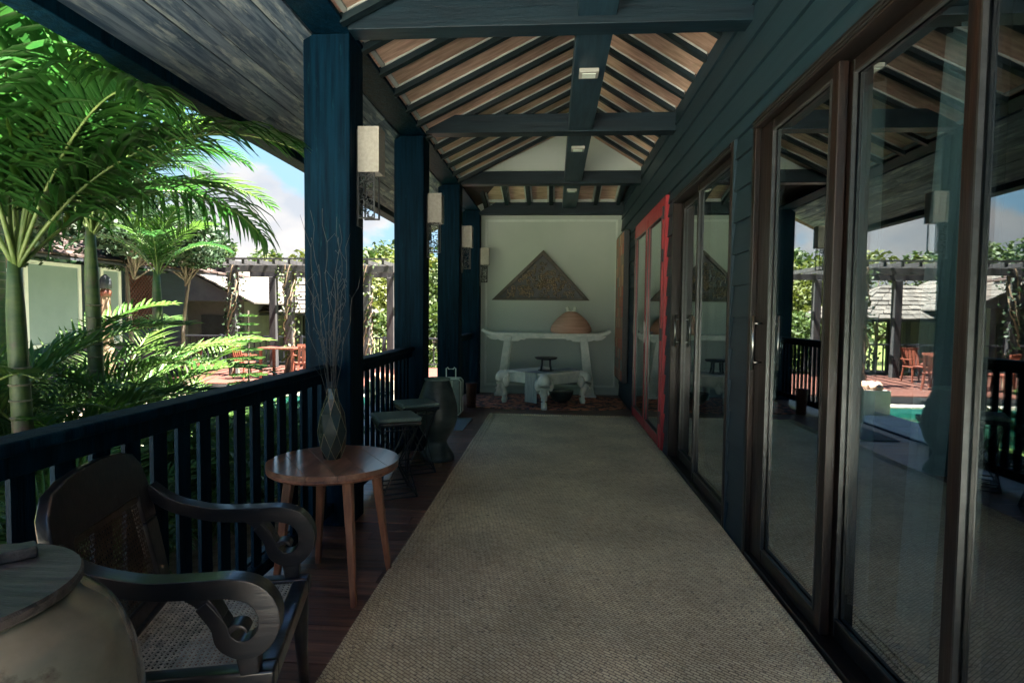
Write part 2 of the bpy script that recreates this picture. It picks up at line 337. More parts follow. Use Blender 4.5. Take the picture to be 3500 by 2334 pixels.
def weave_mat():
    m = bpy.data.materials.new('woven_seagrass'); m.use_nodes = True; t = m.node_tree; b = t.nodes['Principled BSDF']; n = t.nodes.new; l = t.links.new
    tc = n('ShaderNodeTexCoord')
    mp = n('ShaderNodeMapping'); mp.inputs['Rotation'].default_value = (0,0,rad(38)); l(tc.outputs['Object'], mp.inputs['Vector'])
    dn = n('ShaderNodeTexNoise'); dn.inputs['Scale'].default_value = 5; dn.inputs['Detail'].default_value = 2; l(tc.outputs['Object'], dn.inputs['Vector'])
    dm = n('ShaderNodeVectorMath'); dm.operation = 'MULTIPLY'; dm.inputs[1].default_value = (0.03,0.03,0); l(dn.outputs['Color'], dm.inputs[0])
    da = n('ShaderNodeVectorMath'); da.operation = 'ADD'; l(mp.outputs[0], da.inputs[0]); l(dm.outputs[0], da.inputs[1])
    bk = n('ShaderNodeTexBrick'); bk.inputs['Scale'].default_value = 1; bk.inputs['Brick Width'].default_value = 0.034; bk.inputs['Row Height'].default_value = 0.0145
    bk.inputs['Mortar Size'].default_value = 0.0022; bk.inputs['Mortar Smooth'].default_value = 0.5; bk.inputs['Bias'].default_value = -0.1; bk.offset = 0.5
    bk.inputs['Color1'].default_value = (0.70,0.61,0.40,1); bk.inputs['Color2'].default_value = (0.90,0.83,0.60,1); bk.inputs['Mortar'].default_value = (0.30,0.24,0.17,1)
    l(da.outputs[0], bk.inputs['Vector'])
    nz = n('ShaderNodeTexNoise'); nz.inputs['Scale'].default_value = 1.6; nz.inputs['Detail'].default_value = 8; l(tc.outputs['Object'], nz.inputs['Vector'])
    mr = n('ShaderNodeMapRange'); mr.inputs['From Min'].default_value = 0.3; mr.inputs['From Max'].default_value = 0.7; mr.inputs['To Min'].default_value = 0.70; mr.inputs['To Max'].default_value = 1.22; l(nz.outputs['Fac'], mr.inputs['Value'])
    # dark flecks where strands are missing
    fl = n('ShaderNodeTexNoise'); fl.inputs['Scale'].default_value = 60; fl.inputs['Detail'].default_value = 2; l(tc.outputs['Object'], fl.inputs['Vector'])
    fr = n('ShaderNodeMapRange'); fr.inputs['From Min'].default_value = 0.60; fr.inputs['From Max'].default_value = 0.70; fr.inputs['To Min'].default_value = 1; fr.inputs['To Max'].default_value = 0.42; l(fl.outputs['Fac'], fr.inputs['Value'])
    mm = n('ShaderNodeMath'); mm.operation = 'MULTIPLY'; l(mr.outputs[0], mm.inputs[0]); l(fr.outputs[0], mm.inputs[1])
    hs = n('ShaderNodeHueSaturation'); l(bk.outputs['Color'], hs.inputs['Color']); l(mm.outputs[0], hs.inputs['Value']); l(hs.outputs[0], b.inputs['Base Color'])
    b.inputs['Roughness'].default_value = 0.5; b.inputs['Specular IOR Level'].default_value = 0.5
    bp = n('ShaderNodeBump'); bp.inputs['Strength'].default_value = 0.9; bp.inputs['Distance'].default_value = 0.006
    iv = n('ShaderNodeMath'); iv.operation = 'SUBTRACT'; iv.inputs[0].default_value = 1; l(bk.outputs['Fac'], iv.inputs[1]); l(iv.outputs[0], bp.inputs['Height']); l(bp.outputs[0], b.inputs['Normal'])
    return m
M['weave'] = weave_mat()

def rug_mat():
    m = mat('oriental_rug', (0.05,0.04,0.045), (0.40,0.16,0.10), (14,14,14), 0.9, 0.2, detail=2, contrast=(0.44,0.56), wear=((0.55,0.48,0.36), 9, 0.60)); return m
M['rug'] = rug_mat()
# ================================================================== SETTING: the veranda
YN = -0.45
WX, PX0, PX1 = 1.07, -1.485, -1.207         # wall plane, outer and inner face of the posts
PY = [(3.42,3.67), (5.39,5.64), (7.44,7.69)]
YB = 9.53                                   # back wall

floor = tag(MB().box(PX0-0.05, WX+0.2, YN, YB+0.1, -0.12, -0.022).build('floor', M['sub']), kind='structure')
pm = {}
y = YN; i = 0
while y < YB:
    wdt = 0.132
    x0 = PX0-0.05
    cut = [x0, R.uniform(-0.6, 0.7), WX+0.12] if i % 2 else [x0, R.uniform(-1.1,-0.7), WX+0.12]
    for a, b in zip(cut[:-1], cut[1:]):
        MB().box(a+0.0015, b-0.0015, y+0.002, y+wdt-0.002, -0.022, R.uniform(-0.0015, 0.0)).build('plank', M['floor'], floor)
    y += wdt; i += 1
MB().box(PX0-0.09, PX0-0.052, YN, YB, -0.4, 0.012).build('floor_edge_beam', M['beamy'], floor)

# posts, with base skirting
posts = []
plab = ['nearest thick dark navy post, behind the round table', 'middle dark navy post, behind the big dark pot', 'farthest free dark navy post, behind the small suitcase']
for k, (a, b) in enumerate(PY):
    o = MB().box(PX0, PX1, a, b, 0.0, 2.917).build('wooden_post', M['navy'], org=((PX0+PX1)/2, (a+b)/2, 0), bevel=0.008)
    tag(o, plab[k], 'post', 'square posts along the open side of the veranda'); posts.append(o)
tag(MB().box(PX0, PX1+0.02, 9.32, YB-0.003, 0, 2.917).build('wooden_post', M['navy'], org=(-1.3, 9.42, 0), bevel=0.008),
    'dark half post in the corner beside the mint end wall', 'post', 'square posts along the open side of the veranda')

# cross beams
blab = ['nearest and largest dark beam crossing above the veranda', 'second dark beam crossing, in front of the pale gable triangle', 'third dark beam crossing, under the pale gable triangle', 'farthest dark beam, directly above the mint end wall']
for k, (ya, yb) in enumerate([(3.36,3.50), (5.40,5.54), (7.46,7.60), (9.30,9.43)]):
    zb, zt = (2.905, 3.09) if k < 3 else (2.85, 3.04)
    if k == 1: zb, zt = 2.935, 3.10
    if k == 2: zb, zt = 2.92, 3.08
    poly = [(-1.196, zb), (WX-0.003, zb), (WX-0.003, zt), (-0.93, zt), (-1.196, zb+0.035)]
    o = MB().prism(poly, ya, yb, 'y').build('cross_beam', M['beam'], org=(0, (ya+yb)/2, zb), bevel=0.006)
    tag(o, blab[k], 'beam', 'dark cross beams above the veranda')
tag(MB().box(-1.43, -1.2, YN, YB, 2.9195, 2.945).build('top_plate', M['navy'], org=(-1.31, 3, 2.92), bevel=0.006), 'long dark beam lying on top of the posts along the open side', 'beam')
ys = [(YN,3.357), (3.503,5.397), (5.543,7.457), (7.603,9.297)]
for k, (a, b) in enumerate(ys):
    o = MB().box(0.11, 0.325, a, b, 2.945, 3.11).build('centre_beam', M['beamy'], org=(0.22, (a+b)/2, 2.945), bevel=0.005)
    tag(o, ['grey-blue lengthwise ceiling beam nearest to the camera', 'grey-blue lengthwise ceiling beam between first and second cross beams', 'grey-blue lengthwise ceiling beam between second and third cross beams', 'grey-blue lengthwise ceiling beam ending above the mint wall'][k], 'beam', 'lengthwise beams under the ridge')
for k, yy in enumerate([4.10, 5.94, 7.92]):
    t = thing('ceiling_light', ['nearest small white emergency light under the lengthwise beam', 'middle small white emergency light under the lengthwise beam', 'farthest small white emergency light, just above the mint wall'][k], 'light', (0.215, yy, 2.945), 0, 'small white lights under the lengthwise beam')
    MB().box(0.15, 0.28, yy-0.06, yy+0.06, 2.915, 2.943).build('housing', M['ltwht'], t, bevel=0.004)
    MB().box(0.17, 0.26, yy-0.035, yy+0.035, 2.910, 2.916).build('lens', M['mintl'], t)

# roof --------------------------------------------------------------
roof = thing('roof', 'timber roof with dark rafters, reddish boards and weathered plank eave over the veranda', 'roof', (0,0,2.5))
RX, RZ, SL, SR = 0.25, 3.66, 0.49, 0.62
def zl(x): return RZ - SL*(RX-x)
def zr(x): return RZ - SR*(x-RX)
nL = Vector((-SL,0,1)).normalized(); nR = Vector((SR,0,1)).normalized()
XE = -2.06
# continuous deck above
MB().prism([(RX, RZ+0.04), (-1.43, 2.947), (-2.215, 2.56), (-2.215, 2.66), (-1.43, 3.02), (RX, RZ+0.12)], YN, YB+0.3, 'y').build('roof_deck', M['broof'], roof)
MB().prism([(RX, RZ+0.04), (1.25, zr(1.25)+0.04), (5.0, zr(1.25)+0.04), (5.0, zr(1.25)+0.10), (1.28, zr(1.25)+0.10), (RX, RZ+0.10)], YN, YB+0.3, 'y').build('roof_deck', M['broof'], roof)
SP = 0.365; y = -0.71; rafts = []
while y < 7.55: rafts.append(y); y += SP
def slope_bar(xa, xb, fz, y0, y1, d0, d1):
    return MB().prism([(xa, fz(xa)+d0), (xb, fz(xb)+d0), (xb, fz(xb)+d1), (xa, fz(xa)+d1)], y0, y1, 'y')
rl = slope_bar(-1.21, RX-0.02, zl, -0.027, 0.027, -0.042, 0.012).mesh('rafter', M['rafter'], org=(0,0,2.5))
rr = slope_bar(WX-0.003, RX+0.02, zr, -0.027, 0.027, -0.042, 0.012).mesh('rafter', M['rafter'], org=(0,0,2.5))
fl1 = slope_bar(-1.19, RX-0.04, zl, -0.004, 0.004, 0.0, 0.012).mesh('fillet', M['fillet'], org=(0,0,2.5))
fr1 = slope_bar(WX-0.005, RX+0.04, zr, -0.004, 0.004, 0.0, 0.012).mesh('fillet', M['fillet'], org=(0,0,2.5))
pw = (SP-0.054)/2-0.001
bl1 = slope_bar(-1.21, RX-0.02, zl, -pw, pw, 0.012, 0.03).mesh('roof_board', M['board'], org=(0,0,2.5))
br1 = slope_bar(WX+0.05, RX+0.02, zr, -pw, pw, 0.012, 0.03).mesh('roof_board', M['board'], org=(0,0,2.5))
ef = slope_bar(-1.19, -1.165, zl, -pw, pw, 0.0, 0.011).mesh('end_fillet', M['fillet'], org=(0,0,2.5))
ef2 = slope_bar(RX-0.10, RX-0.075, zl, -pw, pw, -0.002, 0.011).mesh('end_fillet', M['fillet'], org=(0,0,2.5))
for y in rafts:
    inst('rafter', rl, roof, (0,y,0)); inst('rafter', rr, roof, (0,y,0))
    if y+SP < 7.75:
        for me in (bl1, br1): inst('roof_board', me, roof, (0, y+SP/2, 0))
        for me in (fl1, fr1): inst('fillet', me, roof, (0, y+SP-0.0315, 0))
        inst('end_fillet', ef, roof, (0, y+SP/2, 0)); inst('end_fillet', ef2, roof, (0, y+SP/2, 0))
MB().box(RX-0.03, RX+0.03, YN, 7.46, RZ-0.16, RZ+0.02).build('ridge_board', M['rafter'], roof)
# eave soffit planks along Y
n = 6; wl = (1.43-2.06)/n
def zs(x): return 2.905 - 0.54*(-1.43-x)
cuts = [YN, 0.2, 2.0, 4.35, 6.6, YB]
for k in range(n):
    xa = -1.432 + k*wl; xb = xa + wl + 0.004
    off = R.uniform(-0.6, 0.6)
    cs = [cuts[0]] + [c+off for c in cuts[1:-1]] + [cuts[-1]]
    for a, b in zip(cs[:-1], cs[1:]):
        dz = R.uniform(-0.003, 0.003)
        MB().prism([(xa, zs(xa)+dz), (xb, zs(xb)+dz), (xb, zs(xb)+0.02+dz), (xa, zs(xa)+0.02+dz)], a+0.0015, b-0.0015, 'y').build('soffit_board', M['soffit'], roof)
MB().box(-2.20, -2.062, YN, YB+0.3, 2.505, 2.64).build('fascia', M['navy'], roof, bevel=0.006)
# hip over the last bay: roof falls towards the back wall
HZ0, HZ1 = 3.40, 3.06
def zh(y): return HZ0 + (HZ1-HZ0)*(y-7.72)/(9.30-7.72)
sh = []
for k in range(7):
    x = -1.10 + k*0.345
    def yp(x0, x1, d0, d1):
        return MB().prism([(7.66, zh(7.66)+d0), (9.44, zh(9.44)+d0), (9.44, zh(9.44)+d1), (7.66, zh(7.66)+d1)], x0, x1, 'x')
    yp(x-0.03, x+0.03, -0.075, 0.014).build('hip_rafter', M['rafter'], roof)
    if k < 6:
        yp(x+0.031, x+0.314, 0.014, 0.032).build('roof_board', M['board'], roof)
        yp(x+0.032, x+0.056, -0.02, 0.013).build('fillet', M['fillet'], roof)
        yp(x+0.289, x+0.313, -0.02, 0.013).build('fillet', M['fillet'], roof)
        MB().box(x+0.058, x+0.287, 9.255, 9.29, zh(9.29)-0.03, zh(9.29)+0.012).build('end_fillet', M['fillet'], roof)
MB().prism([(7.62, zh(7.62)+0.05), (YB+0.1, zh(YB)+0.05), (YB+0.1, zh(YB)+0.08), (7.62, zh(7.62)+0.08)], -1.3, 1.07, 'x').build('roof_deck', M['broof'], roof)
# gable triangle over the third beam
g = MB().prism([(-1.19, 2.97), (WX-0.004, 3.083), (WX-0.004, zr(WX)-0.003), (RX, RZ-0.003), (-1.19, zl(-1.19)+0.02)], 7.56, 7.60, 'y').build('gable_wall', M['mint'], org=(0,7.58,2.97))
tag(g, 'pale mint triangular gable panel under the roof above the third beam', 'wall')

# back wall ------------------------------------------------------------
bw = thing('end_wall', 'mint grey end wall with thin moulded frame behind the console table', 'wall', (-0.08, YB, 0))
MB().box(-1.25, WX+0.1, YB, YB+0.12, 0, 3.10).build('wall_panel', M['mint'], bw)
MB().box(-1.20, WX, YB-0.02, YB-0.002, 0, 0.07).build('skirting', M['mint'], bw)
f = MB()
for x0, x1, z0, z1 in ((-1.12,-1.085,0.12,2.80), (0.965,1.0,0.12,2.80), (-1.0845,0.9645,2.765,2.80), (-1.0845,0.9645,0.12,0.155)):
    f.box(x0, x1, YB-0.016, YB-0.001, z0, z1)
f.build('moulding', M['mintl'], bw, bevel=0.003)
for z in (1.02, 0.42):
    MB().box(0.99, 1.045, YB-0.022, YB-0.001, z, z+0.09).build('wall_socket' if z < 1 else 'light_switch', M['ltwht'], bw, bevel=0.004)

# side wall with lapped siding --------------------------------------------
sw = thing('side_wall', 'slate grey wall of lapped horizontal boards around the glass doors', 'wall', (WX, 3, 0))
BH = 0.184
def sboards(y0, y1, z0, z1):
    z = z0
    while z < z1-0.02:
        h = min(BH, z1-z)
        MB().prism([(WX+0.002, z), (WX-0.020, z), (WX-0.004, z+h-0.003), (WX+0.002, z+h-0.003)], y0+0.001, y1-0.001, 'y').build('siding_board', M['siding'], sw)
        z += BH
DT = 2.33
sboards(7.70, YB-0.002, 0.0, DT); sboards(5.38, 5.64, 0.0, DT); sboards(3.26, 3.59, 0.0, DT); sboards(YN, -0.62, 0, DT)
for a, b in ((YN, 1.6), (1.6, 5.1), (5.1, YB-0.002)): sboards(a, b, DT+0.10, 3.12)
sboards(YN, 5.64, DT, DT+0.097); sboards(7.70, YB-0.002, DT, DT+0.097)
k = MB()
for a, b, z0, z1 in ((7.70,YB,0,3.15), (5.38,5.64,0,3.15), (3.26,3.59,0,3.15), (YN,-0.62,0,3.15), (-0.62,3.26,DT,3.15), (3.59,5.38,DT,3.15), (5.64,7.70,DT+0.10,3.15)):
    k.box(WX+0.003, WX+0.14, a, b, z0, z1)
k.build('wall_core', M['siding'], sw)
for a, b in ((3.245,3.262), (3.588,3.605), (5.365,5.382)):
    MB().box(WX-0.026, WX-0.0005, a, b, 0, DT).build('corner_trim', M['siding'], sw)

# the dark room behind the glass
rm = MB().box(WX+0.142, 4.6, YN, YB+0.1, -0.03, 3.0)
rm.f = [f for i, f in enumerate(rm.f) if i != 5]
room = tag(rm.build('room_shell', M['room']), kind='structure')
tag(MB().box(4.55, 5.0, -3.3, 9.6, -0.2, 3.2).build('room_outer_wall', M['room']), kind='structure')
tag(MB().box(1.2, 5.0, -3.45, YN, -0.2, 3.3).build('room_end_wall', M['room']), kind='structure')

# sliding glass doors --------------------------------------------------------
def leaf(parent, y0, y1, X, far=0.055, near=0.055, z0=0.035, z1=2.27, m='doorw', mh='doorh', handle=None, bot=0.075, top=0.05, thick=0.04):
    fr = MB(); fr.box(X, X+thick, y0, y0+near, z0, z1); fr.box(X, X+thick, y1-far, y1, z0, z1)
    lf = fr.build('door_leaf', M[m], parent, bevel=0.006)
    h = MB(); h.box(X+0.003, X+thick-0.003, y0+near-0.002, y1-far+0.002, z0, z0+bot); h.box(X+0.003, X+thick-0.003, y0+near-0.002, y1-far+0.002, z1-top, z1)
    h.build('leaf_rail', M[mh], lf, bevel=0.004)
    MB().box(X+thick/2-0.003, X+thick/2+0.003, y0+near-0.006, y1-far+0.006, z0+bot-0.006, z1-top+0.006).build('glass_pane', M['glass'], lf)
    # thin metal bead round the pane
    bd = MB(); e = 0.008
    for a, b, c, d in ((y0+near, y0+near+e, z0+bot, z1-top), (y1-far-e, y1-far, z0+bot, z1-top), (y0+near+e, y1-far-e, z0+bot, z0+bot+e), (y0+near+e, y1-far-e, z1-top-e, z1-top)):
        bd.box(X-0.003, X+0.012, a, b, c, d)
    bd.build('glazing_bead', M['bead'], lf)
    if handle is not None:
        hm = MB(); hm.tube([(X-0.002, handle, 1.06), (X-0.045, handle, 1.06)], 0.006, 8); hm.tube([(X-0.002, handle, 1.26), (X-0.045, handle, 1.26)], 0.006, 8)
        hm.tube([(X-0.045, handle, 1.02), (X-0.045, handle, 1.30)], 0.008, 10); hm.build('handle', M['metal'], lf, smooth=True)
    return lf
M['bead'] = mat('grey_bead', (0.16,0.17,0.17), (0.25,0.26,0.26), (20,20,20), 0.3, metal=0.6)
def slider(label, ya, yb, leaves):
    t = thing('sliding_glass_door', label, 'glass door', (WX+0.02, (ya+yb)/2, 0), 0, 'dark wood sliding glass doors')
    fr = MB(); fr.box(WX-0.03, WX+0.13, yb-0.045, yb-0.001, 0, DT-0.002); fr.box(WX-0.03, WX+0.13, ya+0.001, ya+0.045, 0, DT-0.002)
    fr.build('door_frame', M['doorw'], t, bevel=0.006)
    MB().box(WX-0.034, WX+0.13, ya+0.046, yb-0.046, DT-0.055, DT-0.003).build('head_frame', M['doorh'], t, bevel=0.006)
    MB().box(WX-0.03, WX+0.13, ya+0.046, yb-0.046, 0.0, 0.034).build('sill', M['doorh'], t, bevel=0.006)
    tr = MB(); tr.box(WX-0.039, WX-0.035, ya+0.02, yb-0.02, DT-0.030, DT-0.024); tr.box(WX-0.039, WX-0.035, ya+0.02, yb-0.02, DT-0.046, DT-0.041)
    tr.build('track', M['bead'], t)
    for kw in leaves: leaf(t, **kw)
    return t
slider('second pair of sliding glass doors, between the red door and the board pillar', 3.60, 5.37,
       [dict(y0=3.65, y1=4.55, X=WX-0.005), dict(y0=4.50, y1=5.32, X=WX+0.045, far=0.09, handle=5.275)])
slider('nearest and tallest looking run of sliding glass doors at the right edge', -0.60, 3.25,
       [dict(y0=2.36, y1=3.20, X=WX-0.003, far=0.17, handle=3.10), dict(y0=1.615, y1=2.40, X=WX+0.045), dict(y0=0.88, y1=1.655, X=WX-0.003), dict(y0=0.14, y1=0.92, X=WX+0.045), dict(y0=-0.55, y1=0.18, X=WX-0.003)])
# red door
rd = thing('red_door', 'bright red framed double glass door beyond the glass sliders', 'door', (WX, 6.67, 0))
fr = MB(); fr.box(WX-0.04, WX+0.08, 5.645, 5.70, 0, 2.42); fr.box(WX-0.04, WX+0.08, 7.64, 7.695, 0, 2.42)
fr.build('door_frame', M['red'], rd, bevel=0.005)
MB().box(WX-0.04, WX+0.08, 5.702, 7.638, 2.34, 2.42).build('head_frame', M['red'], rd, bevel=0.005)
for (a, b, hs) in ((5.705, 6.665, None), (6.672, 7.635, 'y')):
    lf = leaf(rd, a, b, WX-0.05, 0.06, 0.06, 0.02, 2.335, 'red', 'red', None, 0.11, 0.09, 0.045)
    if hs:
        hm = MB(); hm.box(WX-0.058, WX-0.049, a+0.02, a+0.055, 0.98, 1.22); hm.tube([(WX-0.05, a+0.035, 1.10), (WX-0.10, a+0.035, 1.10), (WX-0.10, a+0.14, 1.10)], 0.008, 8)
        hm.build('handle', M['metal'], lf)
    ho = b if hs else a
    for z in (0.25, 1.05, 1.80, 2.2):
        MB().box(WX-0.056, WX-0.041, ho-0.012, ho+0.012, z, z+0.12).build('hinge', M['black'], lf)

# the lamp boxes on the posts ------------------------------------------------
def sconce():
    t = thing('wall_sconce', 'x', 'sconce', (0,0,0), 0, 'box lamps with carved brackets on the posts')
    MB().box(0.0, 0.014, -0.04, 0.04, -0.32, 0.26).build('back_plate', M['black'], t)
    s = MB()
    for a, b, c, d in ((0.016,0.145,-0.065,-0.059), (0.016,0.145,0.059,0.065), (0.016,0.022,-0.0588,0.0588), (0.139,0.145,-0.0588,0.0588)): s.box(a, b, c, d, 0, 0.27)
    s.build('lamp_shade', M['shade'], t)
    MB().lathe([(0.02,0.05),(0.034,0.10),(0.03,0.15),(0.012,0.18)], 12, (0.08,0,0)).build('bulb', M['ltwht'], t, smooth=True)
    c = MB()                                           # pierced carved bracket below
    rr_ = random.Random(5)
    c.box(0.016, 0.024, -0.0655, -0.0595, -0.28, -0.004); c.box(0.112, 0.12, -0.0655, -0.0595, -0.28, -0.004); c.box(0.0245, 0.1115, -0.0655, -0.0595, -0.28, -0.27)
    for i in range(34):
        x = rr_.uniform(0.035, 0.10); z = rr_.uniform(-0.262, -0.015); q = rr_.uniform(0.010, 0.019)
        pts = [(x+q*math.cos(a*0.9+i), -0.0625, z+q*math.sin(a*0.9+i)) for a in range(6)]
        c.tube(pts, 0.0042, 5)
    c.build('carved_bracket', M['black'], t)
    b2 = MB(); b2.box(0.016,0.024, 0.055,0.065,-0.27,-0.004); b2.box(0.104,0.114,0.055,0.065,-0.27,-0.004); b2.box(0.0245,0.1035,0.056,0.064,-0.27,-0.26)
    b2.build('bracket_frame', M['black'], t)
    return t
sc0 = sconce(); sc0.location = (PX1+0.002, 3.575, 2.14); sc0['label'] = 'nearest and largest looking pale box lamp, on the first post'
dup(sc0, (PX1+0.002, 5.545, 2.14), label='pale box lamp on the middle post above the big pot')
dup(sc0, (PX1+0.002, 7.60, 2.14), label='pale box lamp on the farthest free post above the suitcase')
dup(sc0, (PX1+0.022, 9.38, 2.06), label='smallest looking pale box lamp on the corner post by the mint wall')

# railings -------------------------------------------------------------------
def railing(y0, y1, label, start=None):
    t = thing('railing', label, 'railing', (-1.335, (y0+y1)/2, 0), 0, 'dark railings between the posts')
    MB().box(-1.385, -1.285, y0, y1, 0.945, 0.98).build('handrail', M['navy'], t, bevel=0.008)
    MB().box(-1.362, -1.312, y0, y1, 0.885, 0.943).build('upper_rail', M['navy'], t, bevel=0.004)
    MB().box(-1.362, -1.312, y0, y1, 0.085, 0.145).build('bottom_rail', M['navy'], t, bevel=0.004)
    bm = MB().box(-0.007, 0.007, -0.035, 0.035, 0.146, 0.884).mesh('baluster', M['navy'])
    y = (start or y0) + 0.07
    while y < y1-0.04: inst('baluster', bm, t, (0, y-(y0+y1)/2, 0)); y += 0.1295
    return t
railing(-0.9, 3.418, 'long dark railing of flat upright boards beside the armchair and round table')
railing(3.672, 5.388, 'short dark railing behind the two wire stools')
railing(7.692, 9.318, 'far short dark railing beside the mint end wall')
# ================================================================== THINGS on the veranda
# woven mat runner ---------------------------------------------------------
cm = thing('woven_mat', 'long beige woven seagrass runner down the middle of the floor', 'rug', (0.12, 3.3, 0.0))
CX0, CX1, CY0, CY1 = -0.81, 1.035, -0.4, 7.48
import mathutils
nx_, ny_ = 22, 130; vs = []; fs = []
for j in range(ny_+1):
    yy = CY0+(CY1-CY0)*j/ny_
    for i in range(nx_+1):
        u = i/nx_; e0 = 0.006*mathutils.noise.noise(Vector((yy*1.7, 0.3, 0))); e1 = 0.006*mathutils.noise.noise(Vector((yy*1.5, 9.3, 0)))
        xx = CX0+e0+(CX1-CX0+e1-e0)*u
        vs.append((xx, yy, 0.0115+0.0035*mathutils.noise.noise(Vector((xx*2.2, yy*1.6, 4)))+0.0012*mathutils.noise.noise(Vector((xx*8, yy*7, 1)))))
K_ = (nx_+1)*(ny_+1); vs += [(p[0], p[1], 0.002) for p in vs]
for j in range(ny_):
    for i in range(nx_):
        a = j*(nx_+1)+i; b = a+nx_+1; fs += [(a, a+1, b+1, b), (a+K_, b+K_, b+1+K_, a+1+K_)]
for j in range(ny_):
    a = j*(nx_+1); b = a+nx_+1; fs += [(a, b, b+K_, a+K_), (a+nx_, a+nx_+K_, b+nx_+K_, b+nx_)]
for i in range(nx_):
    a = ny_*(nx_+1)+i; fs += [(a, a+1, a+1+K_, a+K_), (i, i+K_, i+1+K_, i+1)]
MB().add(vs, fs).build('mat_field', M['weave'], cm, smooth=False)
bd = MB()
for k, off in enumerate((0.02, 0.055, 0.09)):
    for x in (CX0+off, CX1-off): bd.tube([(x, CY0+off, 0.013), (x, CY1-off, 0.013)], 0.0035, 6)
    bd.tube([(CX0+off, CY1-off, 0.013), (CX1-off, CY1-off, 0.013)], 0.0035, 6)
bd.build('border_braid', M['weave'], cm, smooth=True)
# short frayed ends along both long edges
fr = MB(); rr_ = random.Random(3)
y = CY0
while y < CY1:
    s = -1; x = CX0; ln = rr_.uniform(0.004, 0.014)
    fr.add([(x, y, 0.008), (x, y+0.004, 0.008), (x-ln, y+rr_.uniform(-0.006,0.01), 0.003)], [(0,1,2)])
    y += 0.012
fr.build('frayed_edge', M['weave'], cm)['kind'] = 'stuff'

# round table --------------------------------------------------------------
TX, TY, TZ, TR = -1.03, 2.69, 0.60, 0.302
t = thing('round_table', 'round reddish teak side table with splayed legs by the railing', 'table', (TX, TY, 0))
nb = 5; bwid = 2*TR/nb
for k in range(nb):                     # planks of the top, cut to the circle
    u0 = -TR + k*bwid + 0.0006; u1 = u0 + bwid - 0.0012
    pts = []
    for i in range(13):
        u = u0 + (u1-u0)*i/12; pts.append((u, math.sqrt(max(TR*TR-u*u, 0.0001))))
    poly = pts + [(a, -b) for a, b in reversed(pts)]
    a = rad(35)
    MB().prism([(TX+p[0]*math.cos(a)-p[1]*math.sin(a), TY+p[0]*math.sin(a)+p[1]*math.cos(a)) for p in poly], TZ-0.022, TZ, 'z').build('top_plank', M['teak'], t, bevel=0.0015)
MB().lathe([(TR-0.012,TZ-0.042),(TR-0.003,TZ-0.036),(TR-0.001,TZ-0.0225),(TR-0.02,TZ-0.0225)], 72, (TX,TY,0)).build('rim', M['teakl'], t, smooth=True)
for k in range(4):
    a = rad(-52 + 90*k); c, s = math.cos(a), math.sin(a)
    MB().taper((TX+0.20*c, TY+0.20*s, TZ-0.043), (TX+0.275*c, TY+0.275*s, 0.0), 0.022, 0.022, 0.013, 0.013).build('leg', M['teakl'], t, bevel=0.006)
MB().taper((TX-0.18*math.cos(rad(38)), TY-0.18*math.sin(rad(38)), TZ-0.062), (TX+0.18*math.cos(rad(38)), TY+0.18*math.sin(rad(38)), TZ-0.062), 0.018, 0.014, 0.018, 0.014, (0,0,1)).build('under_bar', M['teakl'], t)

# faceted vase -------------------------------------------------------------
VX, VY = -1.045, 2.71
t = thing('faceted_vase', 'tall dark green faceted vase with gold lines on the round table', 'vase', (VX, VY, TZ+0.001))
rings = [(0.040,0.0,0), (0.060,0.055,0.5), (0.068,0.13,0), (0.056,0.215,0.5), (0.030,0.285,0), (0.021,0.335,0.5)]
NV = 7; vs = []; fs = []; edges = []
for r, z, o in rings:
    for k in range(NV):
        a = 2*math.pi*(k+o)/NV; vs.append((VX+r*math.cos(a), VY+r*math.sin(a), TZ+0.001+z))
for i in range(len(rings)-1):
    up = rings[i+1][2] > rings[i][2]
    for k in range(NV):
        a = i*NV+k; a1 = i*NV+(k+1) % NV; b = (i+1)*NV+k; b1 = (i+1)*NV+(k+1) % NV
        if up: fs += [(a, a1, b), (a1, b1, b)]; edges += [(a, b), (a1, b)]
        else: fs += [(a, a1, b1), (a, b1, b)]; edges += [(a, b), (a, b1)]
fs.append(tuple(reversed(range(NV))))
m_ = MB(); m_.add(vs, fs); m_.build('vase_body', M['vase'], t)
ln = MB()
for a, b in edges[:]:
    if a < NV*2 or a >= NV*3 or (a % 2 == 0): ln.tube([vs[a], vs[b]], 0.0011, 4, False)
ln.build('gold_line', M['gold'], t)
t = thing('dry_twigs', 'tall bunch of thin curly dry twigs standing in the dark faceted vase', 'twigs', (VX, VY, TZ+0.30))
rr_ = random.Random(11)
for i in range(15):
    a = rr_.uniform(0, 6.28); sp = rr_.uniform(0.03, 0.13); h = rr_.uniform(0.45, 0.86)
    if i < 5: a = rr_.uniform(2.6, 3.9); sp = rr_.uniform(0.10, 0.17)
    pts = [(VX, VY, TZ+0.10)]
    for k in range(1, 15):
        q = k/14; wv = 0.010*math.sin(k*1.7+i)*q
        pts.append((VX+sp*q**1.5*math.cos(a)+wv, VY+sp*q**1.5*math.sin(a)+0.008*math.cos(k*2.1+i)*q, TZ+0.10+(h+0.22)*q))
    m_ = MB(); m_.tube(pts, [0.0022*(1-0.6*k/14) for k in range(15)], 5)
    for k in range(6, 14, 2):
        p = pts[k]; d = rr_.uniform(0, 6.28); s = rr_.uniform(0.015, 0.05)
        m_.tube([p, (p[0]+s*math.cos(d)*0.6, p[1]+s*math.sin(d)*0.6, p[2]+s*0.7), (p[0]+s*math.cos(d), p[1]+s*math.sin(d), p[2]+s*1.2), (p[0]+s*1.2*math.cos(d), p[1]+s*math.sin(d), p[2]+s*0.8)], 0.0011, 4)
    m_.build('twig', M['twig'], t)

